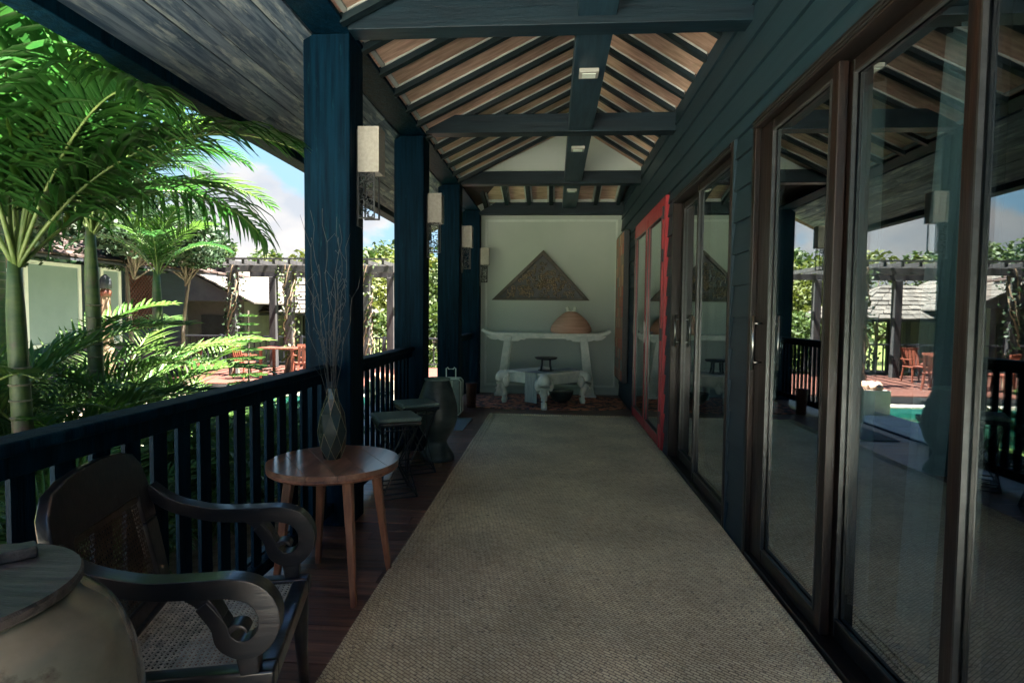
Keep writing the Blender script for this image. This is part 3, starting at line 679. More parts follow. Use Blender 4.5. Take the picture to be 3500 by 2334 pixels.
# armchair -----------------------------------------------------------------
ch = thing('armchair', 'dark carved planter armchair with scrolled arms and cane seat in the left foreground', 'armchair', (-0.975, 1.615, 0), rad(14))
ch.scale = (0.95,)*3
def CB(mb, name, m, par=None, **kw):
    return mb.build(name, M[m], par or ch, org=(0,0,0) if par is None else (0,0,0), **kw)
def cbuild(mb, name, m, par=None, smooth=False, bevel=0):
    o = MB.build(mb, name, M[m], None, smooth, bevel, org=(0,0,0)); o.parent = par or ch; return o
armp = cat([(-0.295,0.760), (-0.22,0.700), (-0.09,0.660), (0.04,0.652), (0.13,0.650), (0.19,0.630), (0.222,0.585), (0.222,0.530), (0.190,0.492), (0.148,0.488), (0.115,0.512), (0.100,0.555), (0.06,0.610)], 6)
n = len(armp)
def wfun(i):
    q = i/(n-1)
    return 0.036 + 0.020*math.sin(math.pi*min(q*1.05, 1)) if q < 0.8 else 0.048 - 0.014*(q-0.8)/0.2
for v in (0.285, -0.285):
    a = MB(); a.band(armp, [wfun(i) for i in range(n)], v-0.028, v+0.028)
    hk = cat([(0.112,0.525), (0.135,0.545), (0.160,0.545), (0.172,0.530)], 5)
    a.band(hk, [0.024-0.019*i/(len(hk)-1) for i in range(len(hk))], v-0.026, v+0.026)
    a.band(cat([(0.03,0.642), (0.07,0.610), (0.098,0.565)], 5), 0.036, v-0.0265, v+0.0265)
    cbuild(a, 'scrolled_arm', 'mahog', bevel=0.007)
    cbuild(MB().taper((0.175, v, 0.416), (0.168, v, 0.480), 0.024, 0.024, 0.030, 0.024), 'arm_support', 'mahog', bevel=0.005)
s = MB()
s.box(-0.250, 0.235, -0.30, -0.245, 0.36, 0.418); s.box(-0.250, 0.235, 0.245, 0.30, 0.36, 0.418); s.box(0.18, 0.2345, -0.2445, 0.2445, 0.361, 0.417); s.box(-0.2495, -0.20, -0.2445, 0.2445, 0.361, 0.417)
cbuild(s, 'seat_frame', 'mahog', bevel=0.008)
def cane(mb, u0, u1, v0, v1, st, f, w=0.0028):
    def strip(p, q):
        d = Vector((q[0]-p[0], q[1]-p[1])); d.normalize(); nn = Vector((-d.y, d.x))*w/2
        z = 0.0015*R.random()
        c = [f(p[0]+nn.x, p[1]+nn.y, z), f(q[0]+nn.x, q[1]+nn.y, z), f(q[0]-nn.x, q[1]-nn.y, z), f(p[0]-nn.x, p[1]-nn.y, z)]
        c2 = [f(p[0]-nn.x, p[1]-nn.y, z-0.0012), f(p[0]+nn.x, p[1]+nn.y, z-0.0012), f(q[0]+nn.x, q[1]+nn.y, z-0.0012), f(q[0]-nn.x, q[1]-nn.y, z-0.0012)]
        mb.add(c, [(0,1,2,3)])
    u = u0
    while u < u1: strip((u, v0), (u, v1)); strip((u+0.0035, v0), (u+0.0035, v1)); u += st
    v = v0
    while v < v1: strip((u0, v), (u1, v)); strip((u0, v+0.0035), (u1, v+0.0035)); v += st
    d = u1-u0; e = v1-v0; k = -e
    while k < d:
        a0, b0 = (u0+k, v0) if k >= 0 else (u0, v0-k); t1 = min(u1-a0, v1-b0); strip((a0, b0), (a0+t1, b0+t1))
        a0, b0 = (u0+k, v1) if k >= 0 else (u0, v1+k); t1 = min(u1-a0, b0-v0); strip((a0, b0), (a0+t1, b0-t1))
        k += st
c = MB(); cane(c, -0.198, 0.178, -0.243, 0.243, 0.0155, lambda a, b, z: (a, b, 0.405+z))
cbuild(c, 'cane_seat', 'cane')
# back: leaning plane
BT = Vector((-0.11, 0, 0.50)).normalized()
def bk(b, h, off=0): 
    p = Vector((-0.232, b, 0.418)) + BT*h + Vector((BT.z, 0, -BT.x))*off; return (p.x, p.y, p.z)
def bplate(poly, name, m='mahog', o0=-0.018, o1=0.018, bev=0.008):
    k = len(poly); vs = [bk(b, h, o0) for b, h in poly]+[bk(b, h, o1) for b, h in poly]
    mb = MB(); mb.add(vs, [tuple(range(k)), tuple(reversed(range(k, 2*k)))]+[(i, i+k, (i+1) % k+k, (i+1) % k) for i in range(k)])
    return cbuild(mb, name, m, bevel=bev)
crest = [(-0.275,0.27), (-0.278,0.36), (-0.262,0.43), (-0.22,0.478), (-0.15,0.502), (0,0.512), (0.15,0.502), (0.22,0.478), (0.262,0.43), (0.278,0.36), (0.275,0.27), (0.19,0.27), (0.19,0.33), (0.15,0.345), (-0.15,0.345), (-0.19,0.33), (-0.19,0.27)]
def half(sg):
    return [(sg*b, h) for b, h in [(0,0.345), (0,0.512), (0.15,0.502), (0.22,0.478), (0.262,0.43), (0.278,0.36), (0.277,0.25), (0.19,0.25), (0.19,0.345)]]
bplate([(-0.277,0.25), (-0.279,0.36), (-0.265,0.43), (-0.225,0.480), (-0.15,0.503), (-0.05,0.512), (0.05,0.512), (0.15,0.503), (0.225,0.480), (0.265,0.43), (0.279,0.36), (0.277,0.25), (0.191,0.25), (0.19,0.335), (0.18,0.345), (-0.18,0.345), (-0.19,0.335), (-0.191,0.25)], 'crest_rail', bev=0.007)
bplate([(-0.188,0.325), (0.188,0.325), (0.188,0.344), (-0.188,0.344)], 'cane_bead', 'caneb', 0.004, 0.012, 0)
for sg in (1, -1): bplate([(sg*0.19, 0.0), (sg*0.262, -0.03), (sg*0.277, 0.249), (sg*0.19, 0.249)], 'back_stile')
bplate([(-0.189, -0.02), (0.189, -0.02), (0.189, 0.04), (-0.189, 0.04)], 'back_rail')
c = MB(); cane(c, -0.19, 0.19, 0.038, 0.347, 0.0145, lambda a, b, z: bk(a, b, 0.004+z))
cbuild(c, 'cane_back', 'caneb')
for u, v in ((0.20,0.27), (0.20,-0.27), (-0.225,0.27), (-0.225,-0.27)):
    l_ = MB(); l_.tube([(u, v, 0.36), (u, v, 0.30), (u*1.02, v, 0.16), (u*1.08+(-0.03 if u < 0 else 0), v, 0.0)], [0.028,0.030,0.022,0.016], 12)
    cbuild(l_, 'leg', 'mahog', smooth=True)

# glazed jar with wooden lid ---------------------------------------------------
JX, JY = -0.988, 0.845
t = thing('glazed_jar', 'big olive beige glazed jar in the bottom left corner', 'jar', (JX, JY, 0))
pr = cat([(0.16,0.0), (0.20,0.10), (0.275,0.40), (0.293,0.60), (0.262,0.74), (0.205,0.810), (0.188,0.826)], 7)
MB().lathe(pr, 64, (JX, JY, 0)).build('jar_body', M['glaze'], t, smooth=True)
t = thing('jar_lid', 'round grey wooden lid with bar handle lying on the glazed jar', 'lid', (JX, JY, 0.828))
MB().lathe([(0.10,0.828),(0.198,0.828),(0.203,0.833),(0.203,0.844),(0.199,0.849),(0.02,0.849)], 72, (JX, JY, 0)).build('lid_disc', M['lid'], t)
a = rad(48); dx, dy = math.cos(a), math.sin(a)
hb = MB(); hb.taper((JX-0.17*dx-0.065, JY-0.17*dy+0.03, 0.860), (JX+0.165*dx-0.065, JY+0.165*dy+0.03, 0.860), 0.021, 0.0105, 0.021, 0.0105, (0,0,1)); hb.build('bar_handle', M['lid'], t, bevel=0.004)

# wire stools -----------------------------------------------------------------
def stool():
    t = thing('wire_stool', 'x', 'stool', (0,0,0), 0, 'wire stools along the open side')
    w = MB(); H = 0.51; r = 0.0055
    def sq(h, z, c=4): return [(h,h,z), (-h,h,z), (-h,-h,z), (h,-h,z), (h,h,z)]
    for h, z in ((0.125,0.0045), (0.118,0.035), (0.108,0.07), (0.130,H), (0.123,H-0.03)): w.tube(sq(h, z), r, 6)
    for k in range(4):
        a0 = math.pi/4+k*math.pi/2
        for sgn in (1, -1):
            a1 = a0+sgn*math.pi/2; p0 = Vector((0.177*math.cos(a0), 0.177*math.sin(a0), 0.0045)); p1 = Vector((0.184*math.cos(a1), 0.184*math.sin(a1), H))
            mid = (p0+p1)/2; mid.x *= 0.72; mid.y *= 0.72
            w.tube(cat([tuple(p0), tuple(mid), tuple(p1)], 5), r, 6)
    w.build('wire_frame', M['black'], t)
    s = MB(); s.box(-0.150, 0.150, -0.150, 0.150, H+0.005, H+0.028); s.build('seat_base', M['black'], t, bevel=0.006)
    c = MB(); c.box(-0.153, 0.153, -0.153, 0.153, H+0.029, H+0.062); c.build('seat_cushion', M['cush'], t, bevel=0.014, seg=3)
    return t
s0 = stool(); s0.location = (-1.115, 4.09, 0); s0.rotation_euler = (0,0,rad(28)); s0['label'] = 'nearer black wire stool with green grey square cushion, right behind the round table'
dup(s0, (-1.115, 4.72, 0), rad(30), 'farther black wire stool with square cushion, directly in front of the big dark pot')
dup(s0, (-1.72, 6.35, -0.30), rad(10), 'black wire stool out on the pool deck, seen mirrored in the glass door')

# dark pot ---------------------------------------------------------------------
t = thing('floor_pot', 'large dark waisted pot with flared foot standing by the middle post', 'pot', (-1.02, 5.12, 0))
pr = cat([(0.150,0.0), (0.152,0.03), (0.118,0.09), (0.088,0.15), (0.105,0.20), (0.158,0.29), (0.180,0.40), (0.168,0.52), (0.130,0.64), (0.104,0.705)], 5)
MB().lathe(pr, 44, (-1.02, 5.12, 0)).build('pot_body', M['pot'], t, smooth=True)
MB().lathe([(0.100,0.700),(0.112,0.704),(0.115,0.714),(0.108,0.722),(0.094,0.722),(0.090,0.712)], 44, (-1.02, 5.12, 0)).build('pot_rim', M['cush'], t, smooth=True)

# suitcase -----------------------------------------------------------------------
SX, SY = -1.275, 7.27
t = thing('suitcase', 'small grey green trolley suitcase with pale edging and raised handle', 'suitcase', (SX, SY, 0))
MB().box(SX-0.135, SX+0.135, SY-0.09, SY+0.09, 0.035, 0.475).build('suitcase_shell', M['shell'], t, bevel=0.035, seg=3)
e = MB()
def loop(y, h=0.139): 
    q = 0.03; return [(SX-h+q, y, 0.032), (SX+h-q, y, 0.032), (SX+h, y, 0.032+q), (SX+h, y, 0.478-q), (SX+h-q, y, 0.478), (SX-h+q, y, 0.478), (SX-h, y, 0.478-q), (SX-h, y, 0.032+q), (SX-h+q, y, 0.032)]
e.tube(loop(SY-0.088), 0.0065, 6); e.tube(loop(SY+0.088), 0.0065, 6)
e.box(SX-0.032, SX-0.026, SY-0.097, SY-0.09, 0.05, 0.46); e.box(SX+0.026, SX+0.032, SY-0.097, SY-0.09, 0.05, 0.46); e.build('edging', M['white'], t)
h = MB(); h.tube([(SX-0.06, SY, 0.47), (SX-0.06, SY, 0.60), (SX-0.045, SY, 0.615), (SX-0.03, SY, 0.595), (SX+0.03, SY, 0.595), (SX+0.045, SY, 0.615), (SX+0.06, SY, 0.60), (SX+0.06, SY, 0.47)], 0.007, 8); h.build('pull_handle', M['white'], t)
for dx in (-0.1, 0.1):
    for dy in (-0.06, 0.06):
        wh = MB(); wh.tube([(SX+dx-0.01, SY+dy, 0.019), (SX+dx+0.01, SY+dy, 0.019)], 0.018, 12); wh.build('wheel', M['black'], t)
tag(MB().box(-1.36, -0.98, 6.35, 7.12, 0.001, 0.010).build('doormat', M['mat'], org=(-1.17,6.7,0), bevel=0.003), 'grey flat doormat on the boards in front of the suitcase', 'doormat')
t = thing('waste_basket', 'dark brown wicker waste basket beside the suitcase', 'basket', (-1.12, 8.0, 0))
MB().lathe([(0.06,0.0),(0.078,0.33),(0.078,0.335),(0.070,0.335),(0.055,0.02)], 24, (-1.12,8.0,0)).build('basket_body', M['basket'], t, smooth=True)
for z in (0.03,0.33): MB().lathe([(0.062+z*0.05,z-0.006),(0.069+z*0.05,z),(0.062+z*0.05,z+0.006)], 24, (-1.12,8.0,0)).build('basket_band', M['basket'], t, smooth=True)

# far end: rug, console, low table --------------------------------------------
rg = [( -0.12+1.20*math.copysign(abs(math.cos(a))**0.6, math.cos(a)), 8.62+0.72*math.copysign(abs(math.sin(a))**0.6, math.sin(a))) for a in [2*math.pi*i/64 for i in range(64)]]
rg = [(max(min(x, 1.02), -1.17), y) for x, y in rg]
tag(MB().prism(rg, 0.001, 0.012, 'z').build('oriental_rug', M['rug'], org=(-0.12,8.62,0)), 'red and dark patterned rounded rug under the white low table', 'rug')

t = thing('console_table', 'tall white altar console with upturned ends against the mint wall', 'console table', (-0.12, 9.24, 0))
top = cat([(-1.11,1.045), (-1.07,1.015), (-0.98,0.985), (-0.85,0.975), (-0.12,0.975), (0.61,0.975), (0.74,0.985), (0.83,1.015), (0.87,1.045)], 5)
m_ = MB(); m_.band(top, 0.045, 9.06, 9.42); m_.build('top_board', M['white'], t, bevel=0.006)
def apron(sg):
    cx = -0.12
    pts = [(0.93,0.957), (0.86,0.90), (0.78,0.885), (0.74,0.90), (0.70,0.875), (0.64,0.87), (0.60,0.885), (0.55,0.865), (0.42,0.87), (0.38,0.90), (0.33,0.885), (0.29,0.93), (0.25,0.953)]
    return [(cx+sg*a, b) for a, b in pts]
for sg in (1, -1):
    MB().prism(apron(sg), 9.075, 9.095, 'y').build('carved_apron', M['white'], t, bevel=0.003)
    for yy in (9.09, 9.37):
        l_ = MB(); l_.taper((-0.12+sg*0.58, yy, 0.95), (-0.12+sg*0.70, yy, 0.0125), 0.055, 0.022, 0.070, 0.025); 
        l_.build('leg', M['white'], t, bevel=0.008)
    cv = MB()
    for i in range(7):
        q = i/6; x = -0.12+sg*(0.58+0.12*q); z = 0.90-0.80*q
        cv.tube([(x-0.03, 9.064, z), (x, 9.058, z-0.05), (x+0.03, 9.064, z), (x, 9.060, z-0.09)], 0.005, 5)
    cv.build('leg_carving', M['white'], t)
    MB().box(-0.12+sg*0.69-0.10, -0.12+sg*0.69+0.10, 9.06, 9.40, 0.0125, 0.055).build('foot_bar', M['white'], t, bevel=0.006)
MB().box(-0.65, 0.41, 9.08, 9.095, 0.915, 0.952).build('front_apron', M['white'], t)

LX, LY, LA = -0.135, 8.46, rad(47); LH = 0.47; hs = 0.40
t = thing('low_table', 'white square low table standing cornerwise on carved elephant head legs', 'coffee table', (LX, LY, 0.0125), LA)
def lb(mb, name, m, smooth=False, bevel=0):
    o = mb.build(name, M[m], None, smooth, bevel, org=(0,0,0)); o.parent = t; return o
lb(MB().box(-hs, hs, -hs, hs, LH-0.035, LH), 'table_top', 'white', bevel=0.006)
for (a, b, c, d) in ((-hs+0.05,hs-0.05,-hs+0.03,-hs+0.055), (-hs+0.05,hs-0.05,hs-0.055,hs-0.03), (-hs+0.03,-hs+0.055,-hs+0.05,hs-0.05), (hs-0.055,hs-0.03,-hs+0.05,hs-0.05)):
    lb(MB().box(a, b, c, d, LH-0.16, LH-0.036), 'side_apron', 'white', bevel=0.004)
for sx in (1,-1):
    for sy in (1,-1):
        e = MB(); k = hs-0.02; d = 0.707
        def P(o, z): return (sx*(k+o*d), sy*(k+o*d), z)
        e.tube(cat([P(-0.03,LH-0.04), P(0.055,LH-0.09), P(0.075,LH-0.17), P(0.045,LH-0.26), P(0.015,LH-0.36), P(0.03,0.03), P(0.06,0.012)], 4), [0.06+0.0*i for i in range(3)]+[0.085,0.092,0.095,0.090,0.085,0.078,0.068,0.06,0.054,0.05,0.046,0.044,0.042,0.042,0.042,0.042,0.042,0.042,0.042,0.042,0.04,0.038,0.036,0.034][:22], 12)
        lg = lb(e, 'elephant_leg', 'white', smooth=True)
        for q in (1,-1):
            ea = MB(); px, py = -sy*d*q, sx*d*q
            c0 = Vector(P(0.0, LH-0.15)); ea.ellip((c0.x+px*0.085, c0.y+py*0.085, c0.z), (0.05,0.05,0.085), 10, 6)
            o = ea.build('ear', M['white'], None, True, org=(0,0,0)); o.parent = lg
            tk = MB(); c1 = Vector(P(0.10, LH-0.20)); tk.tube([(c1.x+px*0.045, c1.y+py*0.045, c1.z), (c1.x+px*0.06+sx*0.02, c1.y+py*0.06+sy*0.02, c1.z-0.05), (c1.x+px*0.055+sx*0.045, c1.y+py*0.055+sy*0.045, c1.z-0.07)], [0.012,0.009,0.003], 7)
            o = tk.build('tusk', M['white'], None, True, org=(0,0,0)); o.parent = lg
run = cat([(-hs-0.012,0.06), (-hs-0.010,0.30), (-hs-0.010,LH-0.01), (-hs+0.01,LH+0.006), (hs-0.01,LH+0.006), (hs+0.010,LH-0.01), (hs+0.012,0.25)], 4)
rn = MB(); rn.band([(p[0], p[1]) for p in run], 0.006, -0.27, -0.04)
ro = rn.build('table_runner', M['runner'], None, org=(0,0,0)); ro.location = (LX, LY, 0.0125); ro.rotation_euler = (0,0,LA)
tag(ro, 'grey cloth runner hanging over the edges of the white low table', 'table runner')
t = thing('footed_bowl', 'small black footed tray standing on the white low table', 'bowl', (-0.10, 8.30, LH+0.022))
MB().lathe([(0.06,0.155),(0.145,0.165),(0.165,0.19),(0.160,0.195),(0.05,0.172)], 28, (-0.10,8.30,LH+0.022)).build('tray', M['black'], t, smooth=True)
for k in range(4):
    a = rad(45+90*k); MB().tube([(-0.10+0.08*math.cos(a), 8.30+0.08*math.sin(a), LH+0.18), (-0.10+0.085*math.cos(a), 8.30+0.085*math.sin(a), LH+0.10), (-0.10+0.10*math.cos(a), 8.30+0.10*math.sin(a), LH+0.022)], 0.014, 8).build('foot', M['black'], t)
MB().lathe([(0.09,0.0),(0.11,0.006),(0.11,0.014),(0.09,0.016)], 24, (-0.10,8.30,LH+0.022)).build('base_ring', M['black'], t)
t = thing('dark_bowl', 'dark round bowl on the rug beneath the white low table', 'bowl', (0.12, 8.55, 0.0125))
MB().lathe(cat([(0.06,0.0),(0.12,0.04),(0.17,0.12),(0.18,0.17),(0.165,0.17)], 4), 32, (0.12,8.55,0.0125)).build('bowl_body', M['pot'], t, smooth=True)

# terracotta vessel on the console
t = thing('terracotta_vessel', 'wide squat terracotta pot with pale double neck on the console', 'pot', (0.27, 9.24, 0.998))
MB().lathe(cat([(0.29,0.0),(0.318,0.03),(0.312,0.09),(0.265,0.17),(0.19,0.25),(0.11,0.31),(0.06,0.335)], 5), 44, (0.27,9.24,0.998)).build('vessel_body', M['terra'], t, smooth=True)
nk = MB()
for dx in (-0.055, 0.055): nk.tube([(0.27+dx*0.8, 9.24, 1.325), (0.27+dx, 9.24, 1.35), (0.27+dx*1.0, 9.24, 1.375), (0.27+dx*1.25, 9.24, 1.405)], [0.03,0.024,0.022,0.032], 12)
nk.tube([(0.27-0.03, 9.24, 1.35), (0.27, 9.24, 1.325), (0.27+0.03, 9.24, 1.35)], 0.014, 8); nk.build('double_neck', M['white'], t, smooth=True)

# carved triangular panel on the wall
t = thing('carved_panel', 'dark pierced triangular carved wood panel hanging on the mint wall', 'carving', (-0.19, YB-0.05, 1.51))
A, B, C3 = Vector((-1.005,1.51)), Vector((0.57,1.51)), Vector((-0.18,2.31))
def inset(q):
    c = (A+B+C3)/3; return [c+(p-c)*q for p in (A, B, C3)]
I = inset(0.86); O = [A, B, C3]
for i in range(3):
    j = (i+1) % 3; MB().prism([tuple(O[i]), tuple(O[j]), tuple(I[j]), tuple(I[i])], YB-0.075, YB-0.005, 'y').build('frame_bar', M['cframe'], t, bevel=0.004)
cvg = MB(); rr_ = random.Random(4)
MB().prism([tuple(p) for p in inset(0.858)], YB-0.022, YB-0.012, 'y').build('backing', M['black'], t)
k = 0
while k < 105:
    a, b = rr_.random(), rr_.random()
    if a+b > 1: a, b = 1-a, 1-b
    In = inset(0.78); p = In[0]+(In[1]-In[0])*a+(In[2]-In[0])*b
    ph = rr_.uniform(0, 6.28); r0 = rr_.uniform(0.025, 0.05); pts = []
    for i in range(9):
        rr2 = r0*(1-i/10); aa = ph+i*0.75; pts.append((p.x+rr2*math.cos(aa), YB-0.045-rr_.uniform(0,0.012), p.y+rr2*math.sin(aa)))
    cvg.tube(pts, 0.0085, 5); k += 1
cvg.build('carving', M['carved'], t)

# tall mosaic strip on the side wall
t = thing('mosaic_picture', 'tall narrow reddish mosaic picture in dark frame hanging beyond the red door', 'picture', (WX-0.05, 8.85, 0.32))
MB().box(WX-0.10, WX-0.022, 8.38, 9.32, 0.32, 2.48).build('picture_frame', M['black'], t, bevel=0.005)
rr_ = random.Random(9)
pal = []
for i, c_ in enumerate([(0.30,0.13,0.08), (0.40,0.24,0.15), (0.16,0.17,0.15), (0.34,0.10,0.07), (0.22,0.16,0.11)]): pal.append(mat('mosaic_%s' % ['rust','sand','slate','red','brown'][i], c_, tuple(x*1.4 for x in c_), (40,40,40), 0.5, 0.2))
meshes = [MB().box(-0.008, 0, -0.072, 0.072, -0.072, 0.072).mesh('tile', m_) for m_ in pal]
for iy in range(6):
    for iz in range(14):
        inst('mosaic_tile', meshes[rr_.randrange(5)], t, (-0.052-0.0-rr_.uniform(0,0.002), -0.385+iy*0.150, 0.105+iz*0.150))

# curtains and a mesh-backed chair behind the glass
def curtain(y0, y1, x, lab, drift=0.0, amp=0.02, seg=46, z0=0.06, z1=2.26, gather=1.0):
    mb = MB(); vs = []; fs = []; nz = 10
    for j in range(nz+1):
        q = j/nz
        for i in range(seg+1):
            u = i/seg; gw = 1-(1-gather)*math.sin(math.pi*q)
            yy = y0+(y1-y0)*(u*gw) + drift*(1-q); ph = u*26
            vs.append((x+amp*math.sin(ph)+0.006*math.sin(ph*2.3+q*3), yy, z0+(z1-z0)*q))
    for j in range(nz):
        for i in range(seg): a = j*(seg+1)+i; fs.append((a, a+1, a+seg+2, a+seg+1))
    mb.add(vs, fs); o = mb.build('curtain', M['curt'], org=(x, (y0+y1)/2, 0), smooth=True)
    sm = o.modifiers.new('thick', 'SOLIDIFY'); sm.thickness = 0.0015
    tag(o, lab, 'curtain', 'sheer curtains behind the glass doors'); return o
curtain(2.50, 2.98, WX+0.24, 'sheer pale curtain behind the first glass pane beside the board pillar', gather=0.9)
curtain(1.98, 2.16, WX+0.26, 'narrow sheer curtain hanging behind the second large pane', drift=0.15, amp=0.015, seg=20)
curtain(4.62, 5.10, WX+0.24, 'sheer curtain behind the far glass slider near the red door')
curtain(3.70, 3.95, WX+0.24, 'narrow sheer curtain at the near side of the far glass slider', seg=24)
# ================================================================== OUTDOORS
GZ = -1.0; DZ = -0.30; BZ = -0.40
tag(MB().add([(-260,-200,GZ),(200,-200,GZ),(200,400,GZ),(-260,400,GZ)], [(0,1,2,3)]).build('ground', M['lawn']), kind='structure')
tag(MB().box(-9.6, PX0-0.095, -0.61, 6.50, GZ, BZ).build('garden_bed', M['soil']), kind='structure')
# pool terrace of stone slabs with the pool let into it
PXa, PXb, PYa, PYb = -6.6, -3.25, 7.15, 10.9
deck = tag(MB().box(-9.6, PX0-0.095, 6.502, PYa-0.002, GZ, DZ-0.03).box(PXb+0.002, PX0-0.095, PYa, 11.2, GZ, DZ-0.03).box(-9.6, PXa-0.002, PYa, 11.2, GZ, DZ-0.03).box(PXa, PXb, PYb+0.002, 11.2, GZ, DZ-0.03).build('pool_terrace', M['soil']), kind='structure')
def slabs(x0, x1, y0, y1, s=0.6):
    x = x0
    while x < x1-0.05:
        y = y0
        while y < y1-0.05:
            MB().box(x+0.004, min(x+s, x1)-0.004, y+0.004, min(y+s, y1)-0.004, DZ-0.03, DZ+R.uniform(-0.002,0.002)).build('paving_slab', M['stone'], deck); y += s
        x += s
slabs(PXb, PX0-0.1, 6.505, 11.2); slabs(-6.6, PXb, 6.505, PYa, 0.65); slabs(PXa, PXb, PYb, 11.2, 0.62)
basin = MB().box(PXa, PXb, PYa, PYb, -1.6, DZ-0.03); basin.f = [f for i, f in enumerate(basin.f) if i != 1]
tag(basin.build('pool_basin', M['pool']), kind='structure')
tag(MB().add([(PXa,PYa,-0.42),(PXb,PYa,-0.42),(PXb,PYb,-0.42),(PXa,PYb,-0.42)], [(0,1,2,3)]).build('pool_water', M['water']), kind='structure')
st = tag(MB().box(-1.80, PX0-0.096, 5.66, 7.42, DZ, -0.15).build('veranda_step', M['stone'], bevel=0.008), kind='structure')

# added unseen court behind the near end of the veranda, bounces sunlight indoors
crt = tag(MB().box(-12, 12, -14, -0.62, -0.6, -0.20).build('bounce_court_ground', M['bounce_court']), kind='structure')
# raised red deck
rdk = tag(MB().box(-16, -0.6, 11.25, 15.2, GZ, -0.175).build('red_deck', M['hbase']), kind='structure')
y = 11.25
while y < 15.15:
    MB().box(-16, -0.6, y+0.003, y+0.137, -0.175, -0.15).build('deck_board', M['redeck'], rdk); y += 0.14

# rail at the back of the deck
t = thing('deck_railing', 'black slim railing along the back of the red deck', 'railing', (-7, 15.0, -0.15))
MB().box(-15.5, -0.7, 14.97, 15.03, 0.60, 0.64).build('handrail', M['hbase'], t)
MB().box(-15.5, -0.7, 14.98, 15.02, -0.06, -0.03).build('bottom_rail', M['hbase'], t)
bm = MB().box(-0.014, 0.014, -0.014, 0.014, -0.03+0.15, 0.60+0.15).mesh('baluster', M['hbase'])
x = -15.4
while x < -0.75: inst('baluster', bm, t, (x+7, 0, 0)); x += 0.16
for x in (-15.4, -13.2, -11, -8.8, -6.6, -4.4, -2.4, -0.78):
    MB().box(x-0.035, x+0.035, 14.96, 15.04, -0.15, 0.66).build('rail_post', M['hbase'], t)

# pergola
def pergola(label, xs, ys, z0, zt, ov, loc):
    t = thing('pergola', label, 'pergola', loc)
    for x in xs:
        for y in ys:
            MB().box(x-0.085, x+0.085, y-0.085, y+0.085, z0, zt).build('pergola_post', M['perg'], t, bevel=0.008)
    for y in ys: MB().box(xs[0]-ov, xs[-1]+ov, y-0.05, y+0.05, zt+0.001, zt+0.14).build('pergola_beam', M['perg'], t)
    x = xs[0]-ov+0.05
    while x < xs[-1]+ov: MB().box(x-0.025, x+0.025, ys[0]-0.45, ys[-1]+0.45, zt+0.141, zt+0.23).build('pergola_rafter', M['perg'], t); x += 0.34
    MB().box(xs[0]-ov, xs[-1]+ov, ys[0]-0.47, ys[0]-0.43, zt+0.231, zt+0.27).build('pergola_batten', M['perg'], t)
    MB().box(xs[0]-ov, xs[-1]+ov, ys[-1]+0.3, ys[-1]+0.34, zt+0.231, zt+0.27).build('pergola_batten', M['perg'], t)
    return t
pg = pergola('weathered dark timber pergola standing over the red deck', [-7.15, -5.85, -4.10], [12.7, 14.6], -0.15, 2.16, 0.6, (-5.6, 13.6, -0.15))
# vines on the pergola posts and hanging from its beams
rr_ = random.Random(21)
for x, y, lab in ((-4.10,12.7,'dry woody vine climbing the right pergola post'), (-5.85,12.7,'dry woody vine climbing the middle pergola post'), (-7.15,12.7,'dark leafy vine climbing the left pergola post')):
    v = thing('climbing_vine', lab, 'vine', (x, y, -0.15))
    for s in range(4):
        pts = []; ph = rr_.uniform(0, 6.28)
        for k in range(26):
            q = k/25; pts.append((x+0.11*math.cos(ph+q*7+s)+rr_.uniform(-0.03,0.03), y-0.02+0.11*math.sin(ph+q*7+s), -0.14+2.45*q))
        MB().tube(pts, 0.014, 5).build('stem', M['vine'], v)
    lf = MB()
    for k in range(260):
        z = rr_.uniform(0.3, 2.45)**1.0; a = rr_.uniform(0, 6.28); d = rr_.uniform(0.08, 0.26)*(0.6+z*0.25); c = Vector((x+d*math.cos(a), y+d*math.sin(a), z-0.1)); s = rr_.uniform(0.03,0.06)
        u = Vector((rr_.gauss(0,1), rr_.gauss(0,1), rr_.gauss(0,1))).normalized()*s; w_ = u.orthogonal().normalized()*s*0.6
        lf.add([c-u, c+w_, c+u, c-w_], [(0,1,2,3)])
    lf.build('leaves', M['leafm'] if x > -7 else M['leafd'], v)['kind'] = 'stuff'

# orange chairs and table on the deck
def dchair():
    t = thing('deck_chair', 'x', 'chair', (0,0,0), 0, 'orange red chairs on the deck')
    MB().box(-0.24, 0.24, -0.24, 0.24, 0.40, 0.44).build('seat', M['orange'], t, bevel=0.01)
    for k in range(5): MB().taper((-0.19+k*0.095, 0.235, 0.45), (-0.19+k*0.095, 0.34, 0.90), 0.03, 0.01, 0.035, 0.01).build('back_slat', M['orange'], t)
    MB().taper((-0.25, 0.343, 0.91), (0.25, 0.343, 0.91), 0.02, 0.03, 0.02, 0.03, (0,0,1)).build('back_rail', M['orange'], t)
    for sx in (1,-1):
        for sy in (1,-1): MB().taper((sx*0.21, sy*0.21, 0.399), (sx*0.24, sy*0.26, 0.0), 0.02, 0.02, 0.016, 0.016).build('leg', M['orange'], t)
        MB().box(sx*0.26-0.03, sx*0.26+0.03, -0.26, 0.26, 0.62, 0.645).build('armrest', M['orange'], t)
    return t
c0 = dchair(); c0.location = (-6.55, 12.15, -0.15); c0.rotation_euler = (0,0,rad(150)); c0.scale = (0.8,)*3; c0['label'] = 'orange slatted chair on the deck, left of the orange table'
dup(c0, (-5.35, 12.3, -0.15), rad(215), 'orange slatted chair on the deck, right of the orange table')
dup(c0, (-5.85, 13.75, -0.15), rad(0), 'orange slatted chair on the deck, behind the orange table')
dup(c0, (-9.1, 12.1, -0.15), rad(120), 'orange slatted chair far left on the deck near the pots')
dup(c0, (-8.05, 12.5, -0.15), rad(-60), 'orange slatted chair on the deck just left of the vine covered post')
